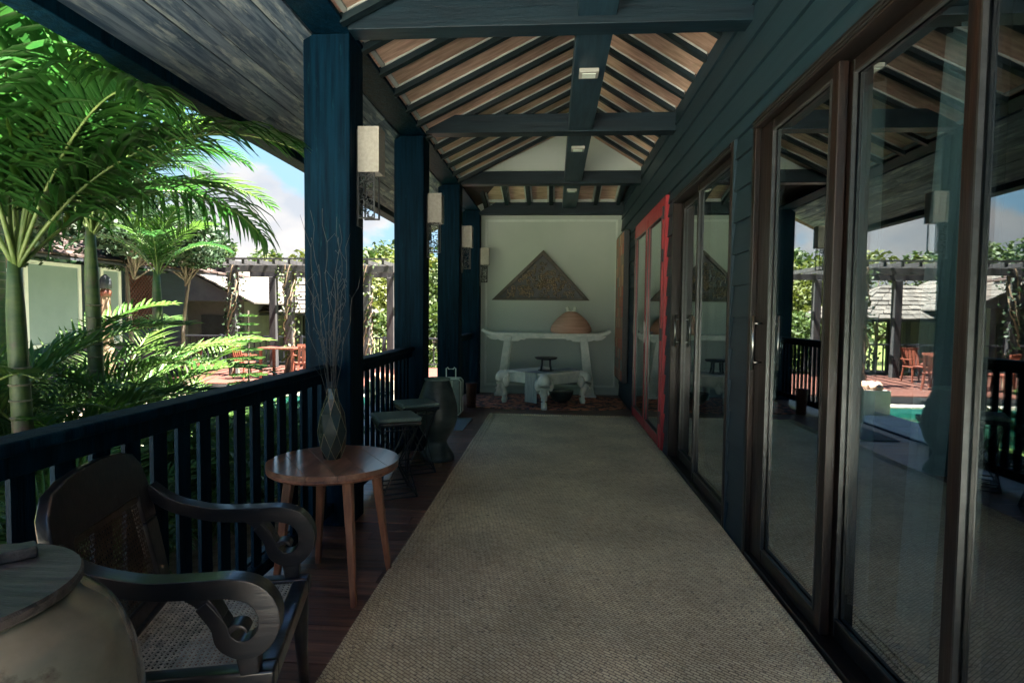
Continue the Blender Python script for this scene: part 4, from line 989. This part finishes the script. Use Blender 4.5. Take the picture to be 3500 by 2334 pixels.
t = thing('deck_table', 'low orange square table between the chairs on the deck', 'table', (-5.9, 12.45, -0.15))
for k in range(6): MB().box(-6.3+k*0.135, -6.3+k*0.135+0.125, 12.1, 12.8, 0.48, 0.51).build('slat', M['orange'], t)
for sx in (-6.25, -5.55):
    for sy in (12.15, 12.75): MB().box(sx-0.025, sx+0.025, sy-0.025, sy+0.025, -0.15, 0.479).build('leg', M['orange'], t)
t = thing('drum', 'deep blue upright drum beside the left end of the deck railing', 'drum', (-9.6, 13.2, -0.15))
MB().lathe([(0.28,-0.15),(0.29,-0.14),(0.29,0.13),(0.30,0.14),(0.29,0.15),(0.29,0.44),(0.30,0.45),(0.29,0.46),(0.29,0.73),(0.27,0.75)], 24, (-9.6,13.2,0)).build('drum_body', M['blue'], t, smooth=True)
MB().lathe([(0.20,0.745),(0.24,0.75),(0.24,0.76),(0.20,0.765)], 24, (-9.6,13.2,0)).build('drum_lid', M['blue'], t)
for k, (x, y, h, lab) in enumerate([(-9.15,11.6,0.45,'terracotta pot at the left front of the deck'), (-8.7,11.75,0.35,'smaller terracotta pot beside the bigger one on the deck')]):
    t = thing('deck_pot', lab, 'pot', (x, y, -0.15), 0, 'terracotta pots on the deck')
    MB().lathe([(0.13,0),(0.20,h*0.7),(0.17,h),(0.21,h+0.03),(0.20,h+0.05),(0.15,h+0.04)], 20, (x,y,-0.15)).build('pot_body', M['terra'], t, smooth=True)
# pale planter with rocks by the pool
t = thing('stone_planter', 'square pale stone planter filled with rocks at the pool edge, mirrored in glass', 'planter', (-2.98, 10.1, DZ))
MB().box(-3.2, -2.76, 9.88, 10.32, DZ+0.003, DZ+0.40).build('planter_box', M['plant'], t, bevel=0.01)
for k in range(9):
    a = k*2.4; r = 0.05+0.015*k; MB().ellip((-2.98+r*math.cos(a), 10.1+r*math.sin(a), DZ+0.44), (R.uniform(0.05,0.09), R.uniform(0.05,0.09), R.uniform(0.04,0.10)), 8, 5).build('rock', M['terra'], t)

# pavilion with shingled hip roof
def hip(t, cx, cy, wx, wy, z0, z1, rl, rows, msh, sw_=0.32):
    """rows of shingles, each its own mesh, on four slopes"""
    corners = [(-wx,-wy),(wx,-wy),(wx,wy),(-wx,wy)]; tops = [(-rl,0),(rl,0),(rl,0),(-rl,0)]
    for s in range(4):
        a, b = corners[s], corners[(s+1) % 4]; ta, tb = tops[s], tops[(s+1) % 4]
        if s in (1, 3): tb = ta
        for r in range(rows):
            q0, q1 = r/rows, min((r+1.25)/rows, 1)
            def P(c, tt, q, dz=0): return Vector((cx+c[0]+(tt[0]-c[0])*q, cy+c[1]+(tt[1]-c[1])*q, z0+(z1-z0)*q+dz))
            A0, B0, A1, B1 = P(a, ta, q0, 0.05), P(b, tb, q0, 0.05), P(a, ta, q1, 0.015), P(b, tb, q1, 0.015)
            L_ = (B0-A0).length; nn = max(1, int(L_/sw_))
            visible = (s == 0 or s == 1)
            grp = MB()
            for k in range(nn):
                u0, u1 = k/nn, (k+0.95)/nn; dz = R.uniform(-0.012, 0.015)
                p = [A0.lerp(B0, u0), A0.lerp(B0, u1), A1.lerp(B1, u1), A1.lerp(B1, u0)]
                p = [v+Vector((0,0,dz)) for v in p]; lo = [v-Vector((0,0,0.035)) for v in p]
                fsx = [(0,1,2,3),(7,6,5,4),(0,4,5,1),(1,5,6,2),(2,6,7,3),(3,7,4,0)]
                if visible and rows*nn < 90 and s == 0: MB().add(p+lo, fsx).build('shingle', msh, t)
                else: grp.add(p+lo, fsx)
            if grp.v: grp.build('shingle_course', msh, t)['kind'] = 'stuff'
def pavilion(label, cx, cy, wx, wy, zg, ze, zt, rl, rows=8):
    t = thing('garden_pavilion', label, 'pavilion', (cx, cy, zg))
    hip(t, cx, cy, wx, wy, ze, zt, rl, rows, M['shing'])
    MB().box(cx-wx+0.05, cx+wx-0.05, cy-wy+0.05, cy+wy-0.05, ze-0.06, ze-0.005).build('eave_board', M['hbase'], t)
    for sx in (-1,-0.33,0.33,1):
        for sy in (-1,1): MB().box(cx+sx*(wx-0.45)-0.07, cx+sx*(wx-0.45)+0.07, cy+sy*(wy-0.45)-0.07, cy+sy*(wy-0.45)+0.07, zg, ze-0.061).build('pavilion_post', M['hbase'], t)
    MB().box(cx-wx+0.3, cx+wx-0.3, cy-wy+0.3, cy+wy-0.3, zg, zg+0.5).build('plinth', M['house'], t)
    return t
pavilion('open garden pavilion with pale shingled hip roof beyond the deck', -8.35, 19.0, 2.3, 2.0, GZ, 1.22, 2.25, 0.5)

# pale house behind the palms
HX = 1.4
t = thing('garden_house', 'pale grey house with low gable and dark door behind the deck', 'house', (-12.2+HX, 17.2, GZ))
MB().box(-14.4+HX, -10.2+HX, 16.2, 20, GZ, 1.55).build('wall', M['house'], t)
MB().prism([(-14.7+HX,1.552),(-9.9+HX,1.552),(-12.3+HX,2.75)], 15.7, 20.3, 'y').build('gable', M['house'], t)
for sg in (1,-1):
    a = (-12.3+HX, 2.82); e = (-12.3+HX+sg*2.75, 1.46)
    for k in range(8):
        q0, q1 = k/8, (k+1.1)/8
        p0 = (a[0]+(e[0]-a[0])*q0, a[1]+(e[1]-a[1])*q0+0.02); p1 = (a[0]+(e[0]-a[0])*q1, a[1]+(e[1]-a[1])*q1+0.04)
        MB().prism([p0, p1, (p1[0], p1[1]+0.04), (p0[0], p0[1]+0.04)], 15.45, 20.5, 'y').build('roof_course', M['shing'], t)
d = MB().box(-11.45+HX, -10.75+HX, 16.15, 16.198, GZ, 1.15).build('door', M['hbase'], t)
MB().box(-10.9+HX, -10.85+HX, 16.10, 16.149, 0.0, 0.12).build('handle', M['metal'], d)
for x in (-13.6+HX, -12.5+HX):
    f = MB(); f.box(x-0.35, x+0.35, 16.14, 16.198, 0.1, 1.2); f = f.build('window', M['mintl'], t)
    MB().box(x-0.29, x+0.29, 16.13, 16.139, 0.16, 1.14).build('pane', M['glass'], f)
for x in (-14.2+HX, -12.9+HX, -11.7+HX, -10.3+HX): MB().box(x-0.06, x+0.06, 15.7, 15.82, GZ, 1.54).build('porch_post', M['house'], t)

# mint panelled wing at the left
FX = -8.45
t = thing('panelled_wing', 'long low wing with mint wall panels, lattice and dark plinth behind the palms', 'building', (FX-1.5, 10, GZ))
MB().box(FX-4, FX, 4.0, 13.0, GZ, 0.62).build('plinth', M['hbase'], t)
MB().box(FX-4, FX-0.03, 4.0, 13.0, 0.621, 2.10).build('wall', M['siding'], t)
for a, b in ((4.2,5.6),(5.8,7.1),(7.3,8.6),(8.83,9.96),(10.42,10.93)):
    p = MB().box(FX-0.028, FX+0.01, a, b, 0.64, 2.08).build('wall_panel', M['mintx'], t)
    f = MB()
    for y0, y1, z0, z1 in ((a,a+0.06,0.64,2.08),(b-0.06,b,0.64,2.08),(a+0.061,b-0.061,2.02,2.08),(a+0.061,b-0.061,0.64,0.70)): f.box(FX+0.011, FX+0.035, y0, y1, z0, z1)
    f.build('panel_frame', M['mintl'], p)
lt = MB()
for k in range(-8, 14):
    for sg in (1,-1):
        y0 = 11.1+k*0.09
        p0, p1 = (y0, 0.9), (y0+sg*1.1, 2.0)
        if sg < 0: p0, p1 = (y0+0.45, 0.9), (y0+0.45-1.1, 2.0)
        # clip to the lattice field
        def clip(p0, p1, a, b):
            (y0_, z0_), (y1_, z1_) = p0, p1; t0, t1 = 0.0, 1.0; d_ = y1_-y0_
            ta, tb = (a-y0_)/d_, (b-y0_)/d_
            t0 = max(t0, min(ta, tb)); t1 = min(t1, max(ta, tb))
            return None if t0 >= t1 else ((y0_+d_*t0, z0_+(z1_-z0_)*t0), (y0_+d_*t1, z0_+(z1_-z0_)*t1))
        c_ = clip(p0, p1, 11.1, 11.9)
        if c_: lt.taper((FX+0.02+0.01*sg, *c_[0]), (FX+0.02+0.01*sg, *c_[1]), 0.012, 0.006, 0.012, 0.006, (1,0,0))
lt.build('lattice', M['basket'], t)
MB().box(FX-0.028, FX-0.01, 11.1, 11.9, 0.9, 2.0).build('lattice_back', M['house'], t)
# its roof in courses of tiles
for r in range(9):
    q0, q1 = r/9, (r+1.15)/9
    xa, xb = FX+1.2-3.4*q0, FX+1.2-3.4*q1; za, zb = 2.08+1.15*q0, 2.08+1.15*q1
    cb = MB(); y = 3.6
    while y < 13.4:
        dz = R.uniform(-0.01, 0.01); cb.prism([(xa, za+0.03+dz), (xb, zb+0.01+dz), (xb, zb-0.02+dz), (xa, za+dz)], y+0.006, y+0.27, 'y'); y += 0.28
    cb.build('tile_course', M['broof'], t)['kind'] = 'stuff'
MB().prism([(FX+1.19,2.07),(FX-2.2,3.22),(FX-2.2,3.17),(FX+1.19,2.03)], 3.6, 13.4, 'y').build('roof_deck', M['hbase'], t)
# closed parasol by the wing
t = thing('closed_parasol', 'tall closed beige parasol with dark top standing before the mint panels', 'parasol', (-6.0, 7.85, BZ+0.05))
px, py = -6.0, 7.85
px, py = -7.0, 8.75
t.location = (px, py, DZ)
pole = MB().tube([(px,py,DZ),(px,py,1.82)], 0.022, 10).build('pole', M['perg'], t)
vs = []; fs = []; prf = [(0.03,1.74),(0.055,1.60),(0.07,1.40),(0.085,1.0),(0.105,0.55),(0.12,0.30),(0.10,0.26)]; nn = 28
for r, z in prf:
    for k in range(nn):
        a = 2*math.pi*k/nn; rr2 = r*(1+0.10*math.sin(7*a)); vs.append((px+rr2*math.cos(a), py+rr2*math.sin(a), z))
for i in range(len(prf)-1):
    for k in range(nn): a = i*nn+k; b = i*nn+(k+1) % nn; fs.append((a,b,b+nn,a+nn))
MB().add(vs, fs).build('folded_canopy', M['parasol'], t, smooth=True)
MB().lathe([(0.085,1.62),(0.085,1.72),(0.06,1.80),(0.015,1.84)], 16, (px,py,0)).build('top_cap', M['hbase'], t, smooth=True)
MB().lathe([(0.075,1.50),(0.082,1.55),(0.075,1.60)], 20, (px,py,0)).build('tie_band', M['orange'], t, smooth=True)
MB().lathe([(0.24,0),(0.24,0.05),(0.05,0.08)], 20, (px,py,DZ+0.003)).build('base', M['hbase'], t)

# ------------------------------------------------------------------ foliage
def frond_mesh(name, m, L, n, ll, droop, arch, width=0.022, seed=0, lift=0.35, stem=0.18, spread=62, tw=0.35):
    r_ = random.Random(seed); mb = MB(); sp = []
    K = 24
    for k in range(K+1):
        q = k/K; a = lift - arch*q**1.5
        sp.append(a)
    pts = [Vector((0,0,0))]
    for k in range(K): pts.append(pts[-1]+Vector((math.cos(sp[k]), 0, math.sin(sp[k])))*(L/K))
    mb.tube([tuple(p) for p in pts], [0.010*(1-0.85*k/K)*(L/1.6)+0.0015 for k in range(K+1)], 5)
    nm = len(mb.f)
    for i in range(n):
        q = stem + (1-stem)*i/(n-1); s = q*K; k = min(int(s), K-1); p = pts[k].lerp(pts[k+1], s-k); d = (pts[k+1]-pts[k]).normalized()
        up = Vector((-d.z, 0, d.x))
        for sg in (1,-1):
            prof = math.sin(math.pi*min(1, (0.18+0.82*(q-stem)/(1-stem))**0.8)) if True else 1
            ln = ll*(0.30+0.70*prof)*r_.uniform(0.88,1.1)
            an = rad(spread*(1-0.45*q)+r_.uniform(-5,5)); side = Vector((0,sg,0))
            v = (d*math.cos(an)+side*math.sin(an)+up*tw*r_.uniform(0.4,1.2)).normalized()
            S = 4; prev = p.copy(); cur = v.copy(); L_ = []; W = width*r_.uniform(0.8,1.15)
            for j in range(S+1):
                wj = W*(0.35, 1.0, 0.95, 0.6, 0.02)[j]; bi = cur.cross(Vector((0,0,1))); bi = bi.normalized() if bi.length > 1e-3 else Vector((0,1,0))
                nrm = bi.cross(cur)
                L_.append((prev-bi*wj/2+nrm*wj*0.25, prev.copy(), prev+bi*wj/2+nrm*wj*0.25))
                prev = prev+cur*ln/S; cur = (cur+Vector((0,0,-1))*droop*r_.uniform(0.7,1.3)/S).normalized()
            vs = [x for t3 in L_ for x in t3]; fs = []
            for j in range(S):
                a = 3*j; fs += [(a,a+1,a+4,a+3),(a+1,a+2,a+5,a+4)]
            mb.add([tuple(x) for x in vs], fs)
    me = bpy.data.meshes.new(name); me.from_pydata(mb.v, [], mb.f); me.materials.append(m); me.materials.append(M['rachis'])
    me.polygons.foreach_set('material_index', [1]*nm+[0]*(len(mb.f)-nm)); me.polygons.foreach_set('use_smooth', [True]*len(mb.f))
    return me
big = [frond_mesh('frond', M['palmg'], 2.2, 50, 0.80, 1.35, 1.45, 0.042, 1, 0.9), frond_mesh('frond', M['palmg'], 2.0, 46, 0.76, 1.9, 1.8, 0.040, 2, 1.0), frond_mesh('frond', M['palmy'], 2.4, 56, 0.72, 0.9, 1.25, 0.036, 3, 0.9)]
mid = [frond_mesh('frond', M['palmg'], 1.7, 46, 0.46, 0.9, 1.5, 0.026, 4, 0.8), frond_mesh('frond', M['palmy'], 1.7, 50, 0.42, 0.7, 1.35, 0.024, 5, 0.8), frond_mesh('frond', M['palmg'], 1.5, 44, 0.44, 1.3, 1.8, 0.026, 6, 0.9)]
sml = [frond_mesh('frond', M['palmy'], 0.95, 30, 0.30, 0.7, 1.4, 0.020, 7, 0.9), frond_mesh('frond', M['palmg'], 0.9, 28, 0.28, 0.9, 1.6, 0.020, 8, 0.9)]
fern = [frond_mesh('frond', M['fern'], 1.55, 44, 0.25, 0.35, 1.5, 0.018, 9, 1.3, 0.12, 66), frond_mesh('frond', M['fern'], 1.4, 40, 0.22, 0.5, 1.8, 0.018, 10, 1.35, 0.12, 66), frond_mesh('frond', M['palmy'], 1.5, 40, 0.24, 0.4, 1.5, 0.017, 12, 1.35, 0.12, 66)]
def palm(x, y, z0, zc, r, label, fronds, specs, shaft=0.55):
    t = thing('palm_tree', label, 'palm', (x, y, z0), 0, 'palms in the garden bed')
    H = zc-z0; pts = []; rs = []
    for k in range(15):
        q = k/14; pts.append((x+0.015*math.sin(q*5), y, z0+H*q)); rs.append(r*(1.35-0.3*q))
        if q > 0.82: rs[-1] = r*(1.15-(q-0.82)*2.6)
    tr = MB().tube(pts, rs, 16).build('trunk', M['trunk'], t, smooth=True)
    z = z0+0.12; k_ = 0
    while z < zc-shaft:
        MB().lathe([(r*1.24,z-z0-0.006),(r*1.34,z-z0),(r*1.24,z-z0+0.006)], 16, (x, y, z0)).build('ring_scar', M['ring'], tr); z += R.uniform(0.07,0.11)
    for (i, yaw, pit, sc, roll) in specs:
        inst('frond', fronds[i], t, (0, 0, zc-z0-0.06), (rad(roll), rad(-pit), rad(yaw)), (sc, sc, sc))
    return t
# palms; yaw in degrees counted from +X towards +Y
palm(-3.02, 3.12, BZ, 1.58, 0.042, 'nearest palm with thick green trunk at the left edge', big,
     [(2,75,24,1.0,0), (0,20,6,0.85,10), (1,-30,8,0.9,-10), (0,-75,18,1.0,0), (1,130,10,1.0,0), (0,175,5,1,0), (2,-120,14,1,0), (1,45,42,0.8,15), (0,100,48,0.8,0), (1,60,-6,0.9,0), (2,35,30,0.9,10), (0,-10,28,0.9,0), (1,-50,34,0.9,0)])
palm(-3.52, 4.28, BZ, 1.92, 0.044, 'palm with smooth yellow green trunk in front of the mint panels', mid,
     [(1,8,16,1.0,0), (0,-35,24,1.0,0), (2,40,20,1.0,0), (0,85,14,1.0,0), (1,-80,18,1.0,0), (2,150,14,1.0,0), (0,200,16,1,0), (1,20,45,0.85,0), (2,-15,-4,0.85,0), (0,120,40,0.9,0), (2,250,20,1,0), (1,60,0,1,0), (0,0,30,1.05,0), (2,-55,8,1,0), (1,-5,6,1.1,0)])
palm(-4.42, 6.30, BZ, 1.72, 0.048, 'short bright young palm left of the pergola', sml,
     [(0,0,20,1.0,0), (1,40,8,1.0,0), (0,80,24,1,0), (1,125,10,1,0), (0,170,20,1,0), (1,210,10,1,0), (0,255,25,1,0), (1,300,12,1,0), (0,330,34,1,0), (0,60,50,0.8,0), (0,240,50,0.8,0)])
palm(-4.75, 4.40, BZ, 2.75, 0.06, 'tall palm just outside the left of the picture, its fronds reaching in', big,
     [(0,15,10,1.1,0), (1,-20,20,1.1,0), (2,50,22,1.1,0), (0,85,10,1.1,0), (1,-60,10,1,0), (2,160,10,1,0), (0,230,10,1,0), (1,120,20,1,0), (0,0,36,1.15,0), (1,30,45,1.1,0), (2,-35,40,1.1,0), (0,60,0,1.1,0)])
palm(-5.75, 5.72, BZ, 2.95, 0.06, 'tall palm behind the nearest palm trunk', big,
     [(2,-5,16,1.0,0), (0,30,8,1.0,0), (1,-45,14,1.0,0), (2,70,22,1.0,0), (0,110,10,1,0), (1,170,10,1,0), (0,-95,12,1,0), (2,20,42,0.9,0), (1,5,0,1,0), (0,50,35,1.05,0), (1,-20,38,1,0)])
# hanging dry spathe on the nearest palm
tag(MB().tube(cat([(-2.85,3.35,2.35),(-2.83,3.34,2.55),(-2.80,3.33,2.75)], 5), [0.008,0.014,0.02,0.024,0.026,0.024,0.022,0.02,0.016,0.012,0.006], 8).build('dry_spathe', M['parasol'], org=(-2.83,3.34,2.5), smooth=True), 'pale dry spathe caught among the fronds of the nearest palm', 'dry leaf')

spots = []
rr_ = random.Random(31)
base = [(-1.85,1.2),(-2.1,1.9),(-1.9,2.6),(-2.2,3.3),(-1.9,3.9),(-2.3,4.6),(-1.95,5.2),(-2.6,2.3),(-2.7,4.0),(-2.9,5.1),(-3.2,2.7),(-3.3,3.7),(-3.6,4.9),(-3.9,3.3),(-3.9,4.2),(-4.3,5.2),(-2.5,5.8),(-3.3,5.9),(-4.6,3.6),(-4.9,4.7),(-1.95,0.5),(-2.6,1.3),(-2.3,6.2),(-3.0,6.3),(-3.7,6.3),(-5.6,5.2),(-5.4,4.0),(-2.5,3.4),(-2.15,4.2),(-2.75,4.6),(-3.3,5.3),(-2.3,5.5),(-3.9,5.7),(-2.45,2.8),(-3.5,3.1)]
tall = {6:1.15, 8:1.3, 12:1.35, 13:1.25, 15:1.3, 16:1.2, 18:1.35, 19:1.3, 9:1.15, 17:1.2}
where = ['beside the near end of the long railing', 'behind the armchair']
ORD = ['first','second','third','fourth','fifth','sixth','seventh','eighth','ninth','tenth','eleventh','twelfth','thirteenth','fourteenth']
ROWS = ['hugging the railing', 'in the second row out from the railing', 'in the third row out from the railing', 'in the rearmost row near the palms']
def rowof(x): return 0 if x > -2.25 else 1 if x > -2.85 else 2 if x > -3.55 else 3
order = {r: sorted([q[1] for q in base if rowof(q[0]) == r]) for r in range(4)}
for k, (x, y) in enumerate(base):
    rw = rowof(x); lab = 'feathery green fern %s, %s from the near end' % (ROWS[rw], ORD[order[rw].index(y)]); order[rw][order[rw].index(y)] = None
    x += rr_.uniform(-0.08,0.08); y += rr_.uniform(-0.1,0.1); x = min(x, -2.38)
    t = thing('fern_plant', lab, 'fern', (x, y, BZ), rr_.uniform(0,6.28), 'ferns in the garden bed')
    n = 11; s = rr_.uniform(0.85,1.12)*(1.2 if rw else 0.74)*tall.get(k, 1.0)*(0.8 if k in (6,22,31,26) else 1)
    if rw and abs(x)/y < 0.68: s *= 0.66 if y > 4.4 else 0.8
    for j in range(n):
        yw = 2*math.pi*j/n+rr_.uniform(-0.3,0.3); fs_ = s*rr_.uniform(0.8,1.1); cx_ = math.cos(yw+t.rotation_euler.z)
        if cx_ > 0.05: fs_ = min(fs_, (-1.50-x)/(1.35*cx_+0.15))         # fronds stop short of the railing
        inst('frond', fern[rr_.randrange(3) if rr_.random() < 0.8 else 0], t, (0,0,0.02), (rad(rr_.uniform(-14,14)), rad(rr_.uniform(-8,20)), yw), (fs_,)*3)

def leaf_cloud(mb, c, rx, rz, n, s, r_, ysc=1.0):
    for _ in range(n):
        d = Vector((r_.gauss(0,1), r_.gauss(0,1), r_.gauss(0,1))).normalized(); q = r_.random()**0.35
        p = Vector((c[0]+d.x*rx*q, c[1]+d.y*rx*ysc*q, c[2]+d.z*rz*q)); sz = s*r_.uniform(0.6,1.35)
        u = Vector((r_.gauss(0,1), r_.gauss(0,1), r_.gauss(0,0.7))).normalized()*sz; w_ = u.cross(Vector((r_.gauss(0,1), r_.gauss(0,1), r_.gauss(0,1)))).normalized()*sz*0.55
        mb.add([p-u, p-w_*0.9+u*0.1, p+u, p+w_*0.9+u*0.1], [(0,1,2,3)])
def tree(x, y, H, rx, rz, m, label, clumps=14, n=230, s=0.11, name='leafy_tree', cat_='tree', z0=GZ, tr=0.09, low=0.35, seed=None, group='trees beyond the pool terrace'):
    r_ = random.Random(seed if seed is not None else int(abs(x*71+y*13)))
    t = thing(name, label, cat_, (x, y, z0), 0, group)
    tk = MB(); top = z0+H*0.7; tk.tube(cat([(x,y,z0),(x+0.1*r_.uniform(-1,1),y,z0+H*0.35),(x+0.2*r_.uniform(-1,1),y,top)], 5), [tr*(1-0.06*i) for i in range(11)], 8)
    cr_ = MB()
    for k in range(clumps):
        a = r_.uniform(0,6.28); q = r_.random()**0.6; zc = z0+H*low+(H*(1-low)-rz*0.25)*r_.random()
        e = math.sqrt(max(0.12, 1-((zc-z0)/H*1.5-0.95)**2)) if H > 2 else 1
        c = (x+rx*q*e*math.cos(a), y+rx*q*e*math.sin(a), zc)
        zs_ = z0+H*(r_.uniform(0.25,0.6) if low < 0.6 else r_.uniform(0.6,0.7)); tk.tube([(x+r_.uniform(-0.03,0.03), y, zs_), ((x+c[0])/2, (y+c[1])/2, (zs_+c[2])/2-0.03), c], [tr*0.45, tr*0.3, 0.012], 5)
        cs = r_.uniform(0.22,0.42)*rx+0.12; leaf_cloud(cr_, c, cs, cs*0.75, n, s, r_)
    me = tk.build('trunk', M['bark'], t, smooth=True)
    c = bpy.data.meshes.new('crown'); c.from_pydata(cr_.v, [], cr_.f); c.materials.append(m)
    o = inst('crown', c, t, (-x, -y, -z0)); return t
tree(-14.0, 24.0, 5.3, 2.2, 1.5, M['leafm'], 'mid green tree left of the tall yellow green ones above the pergola', 16, 260)
tree(-10.6, 24.5, 4.9, 1.8, 1.4, M['leafy'], 'sparse purplish green tree above the left part of the pergola', 10, 110)
tree(-8.2, 25.5, 5.1, 2.3, 1.5, M['leafy'], 'bushy yellow green tree above the pergola just left of the near post', 18, 280)
tree(-5.6, 24.0, 5.3, 2.0, 1.6, M['leafy'], 'sunlit yellow green tree seen between the first and second posts', 18, 260)
tree(-3.2, 22.0, 4.6, 1.9, 1.5, M['leafm'], 'tall leafy tree seen in the gap between second and third posts', 18, 260)
tree(-6.9, 20.6, 2.6, 1.4, 1.0, M['leafy'], 'low yellow green shrub to the right of the pavilion', 14, 220, 0.09, 'shrub', 'shrub', low=0.05)
tree(-4.7, 17.8, 2.7, 1.3, 1.0, M['leafm'], 'mid green shrub behind the deck between the first two posts', 14, 240, 0.08, 'shrub', 'shrub', low=0.05)
tree(-3.3, 17.2, 2.5, 1.2, 1.0, M['leafm'], 'green shrub behind the deck seen beside the middle post', 14, 220, 0.08, 'shrub', 'shrub', low=0.05)
tree(-1.6, 17.5, 2.3, 1.3, 0.9, M['leafy'], 'yellow green shrub behind the deck beyond the far posts', 12, 220, 0.08, 'shrub', 'shrub', low=0.05)
tree(-11.3, 22.0, 3.8, 2.0, 1.3, M['leafm'], 'green tree behind the pale house', 16, 220)
tree(-7.3, 7.4, 3.5, 1.05, 0.75, M['leafd'], 'dark fine leaved tree hiding the near part of the wing eave', 22, 330, 0.055, low=0.72, z0=DZ, tr=0.05)
tree(-7.15, 9.6, 3.5, 1.0, 0.75, M['leafd'], 'dark fine leaved tree hiding the eave above the parasol', 22, 330, 0.055, low=0.72, z0=DZ, tr=0.05)
tree(-7.2, 11.1, 3.3, 0.8, 0.6, M['leafd'], 'small dark tree at the lattice end of the wing', 16, 300, 0.055, low=0.70, z0=DZ, tr=0.05)
tree(-17.0, 16.5, 6.6, 2.6, 1.8, M['leafd'], 'dark dense tree behind the left end of the mint wing', 22, 300, 0.12)
tree(-13.8, 13.0, 5.6, 2.4, 1.8, M['leafd'], 'dark dense tree behind the roof of the mint wing', 22, 300, 0.11)
tree(-12.8, 9.0, 6.5, 2.4, 1.8, M['leafd'], 'dark tree rising over the near part of the mint wing', 22, 300, 0.11)
tree(-13.6, 14.6, 6.2, 2.0, 1.7, M['leafd'], 'dark dense tree directly behind the ridge of the mint wing', 22, 300, 0.10)
tree(-11.9, 14.6, 5.8, 1.7, 1.5, M['leafd'], 'dark feathery tree behind the parasol end of the mint wing', 22, 300, 0.09)
tree(-12.5, 16.8, 4.6, 2.0, 1.5, M['leafd'], 'dark green tree between the wing and the pale house', 16, 260, 0.10)
tree(-2.2, 27.0, 6.4, 2.6, 1.8, M['leafd'], 'big dark green tree far behind the third post', 20, 260, 0.13)
tree(-9.5, 31.0, 5.6, 3.2, 1.6, M['leafm'], 'wide green tree far behind the pavilion', 22, 260, 0.14)
tree(-5.0, 32.0, 5.4, 3.0, 1.6, M['leafm'], 'wide green tree far off to the right of the pavilion', 22, 260, 0.14)
# far wood as one mass
fw = MB(); r_ = random.Random(77)
for k in range(150):
    x = -75+k*0.72+r_.uniform(-1,1); y = 46+r_.uniform(-5,12); leaf_cloud(fw, (x, y, GZ+r_.uniform(0.8,3.6)), r_.uniform(2,3.4), r_.uniform(1.2,2.0), 150, 0.26, r_)
me = bpy.data.meshes.new('far_wood'); me.from_pydata(fw.v, [], fw.f); me.materials.append(M['leafm'])
tag(inst('far_wood', me), 'distant green wood closing the garden behind the pavilion', 'wood', kind='stuff')

# tiered young pine by the railing
t = thing('young_pine', 'slender tiered young green pine right of the short palm', 'young tree', (-3.62, 6.75, DZ))
MB().tube([(-3.62,6.75,DZ),(-3.62,6.75,1.30)], 0.012, 6).build('trunk', M['bark'], t)
z = 0.05; bm_ = MB()
while z < 1.28:
    ln = 0.30*(1-(z-0.05)/1.6); n = 9
    for k in range(n):
        a = 2*math.pi*k/n+z*9
        for j in range(7):
            q = 0.2+0.8*j/7; p = Vector((-3.62+ln*q*math.cos(a), 6.75+ln*q*math.sin(a), z-0.05*q+0.03*q*q))
            for sg in (1,-1):
                d = Vector((math.cos(a+sg*0.8), math.sin(a+sg*0.8), 0.25))*0.055
                bm_.add([p, p+d*0.5+Vector((0,0,0.009)), p+d, p+d*0.5-Vector((0,0,0.009))], [(0,1,2,3)])
        bm_.tube([(-3.62,6.75,z), (-3.62+ln*math.cos(a), 6.75+ln*math.sin(a), z-0.02)], 0.004, 4)
    z += 0.10
bm_.build('needle_tiers', M['fern'], t)['kind'] = 'stuff'
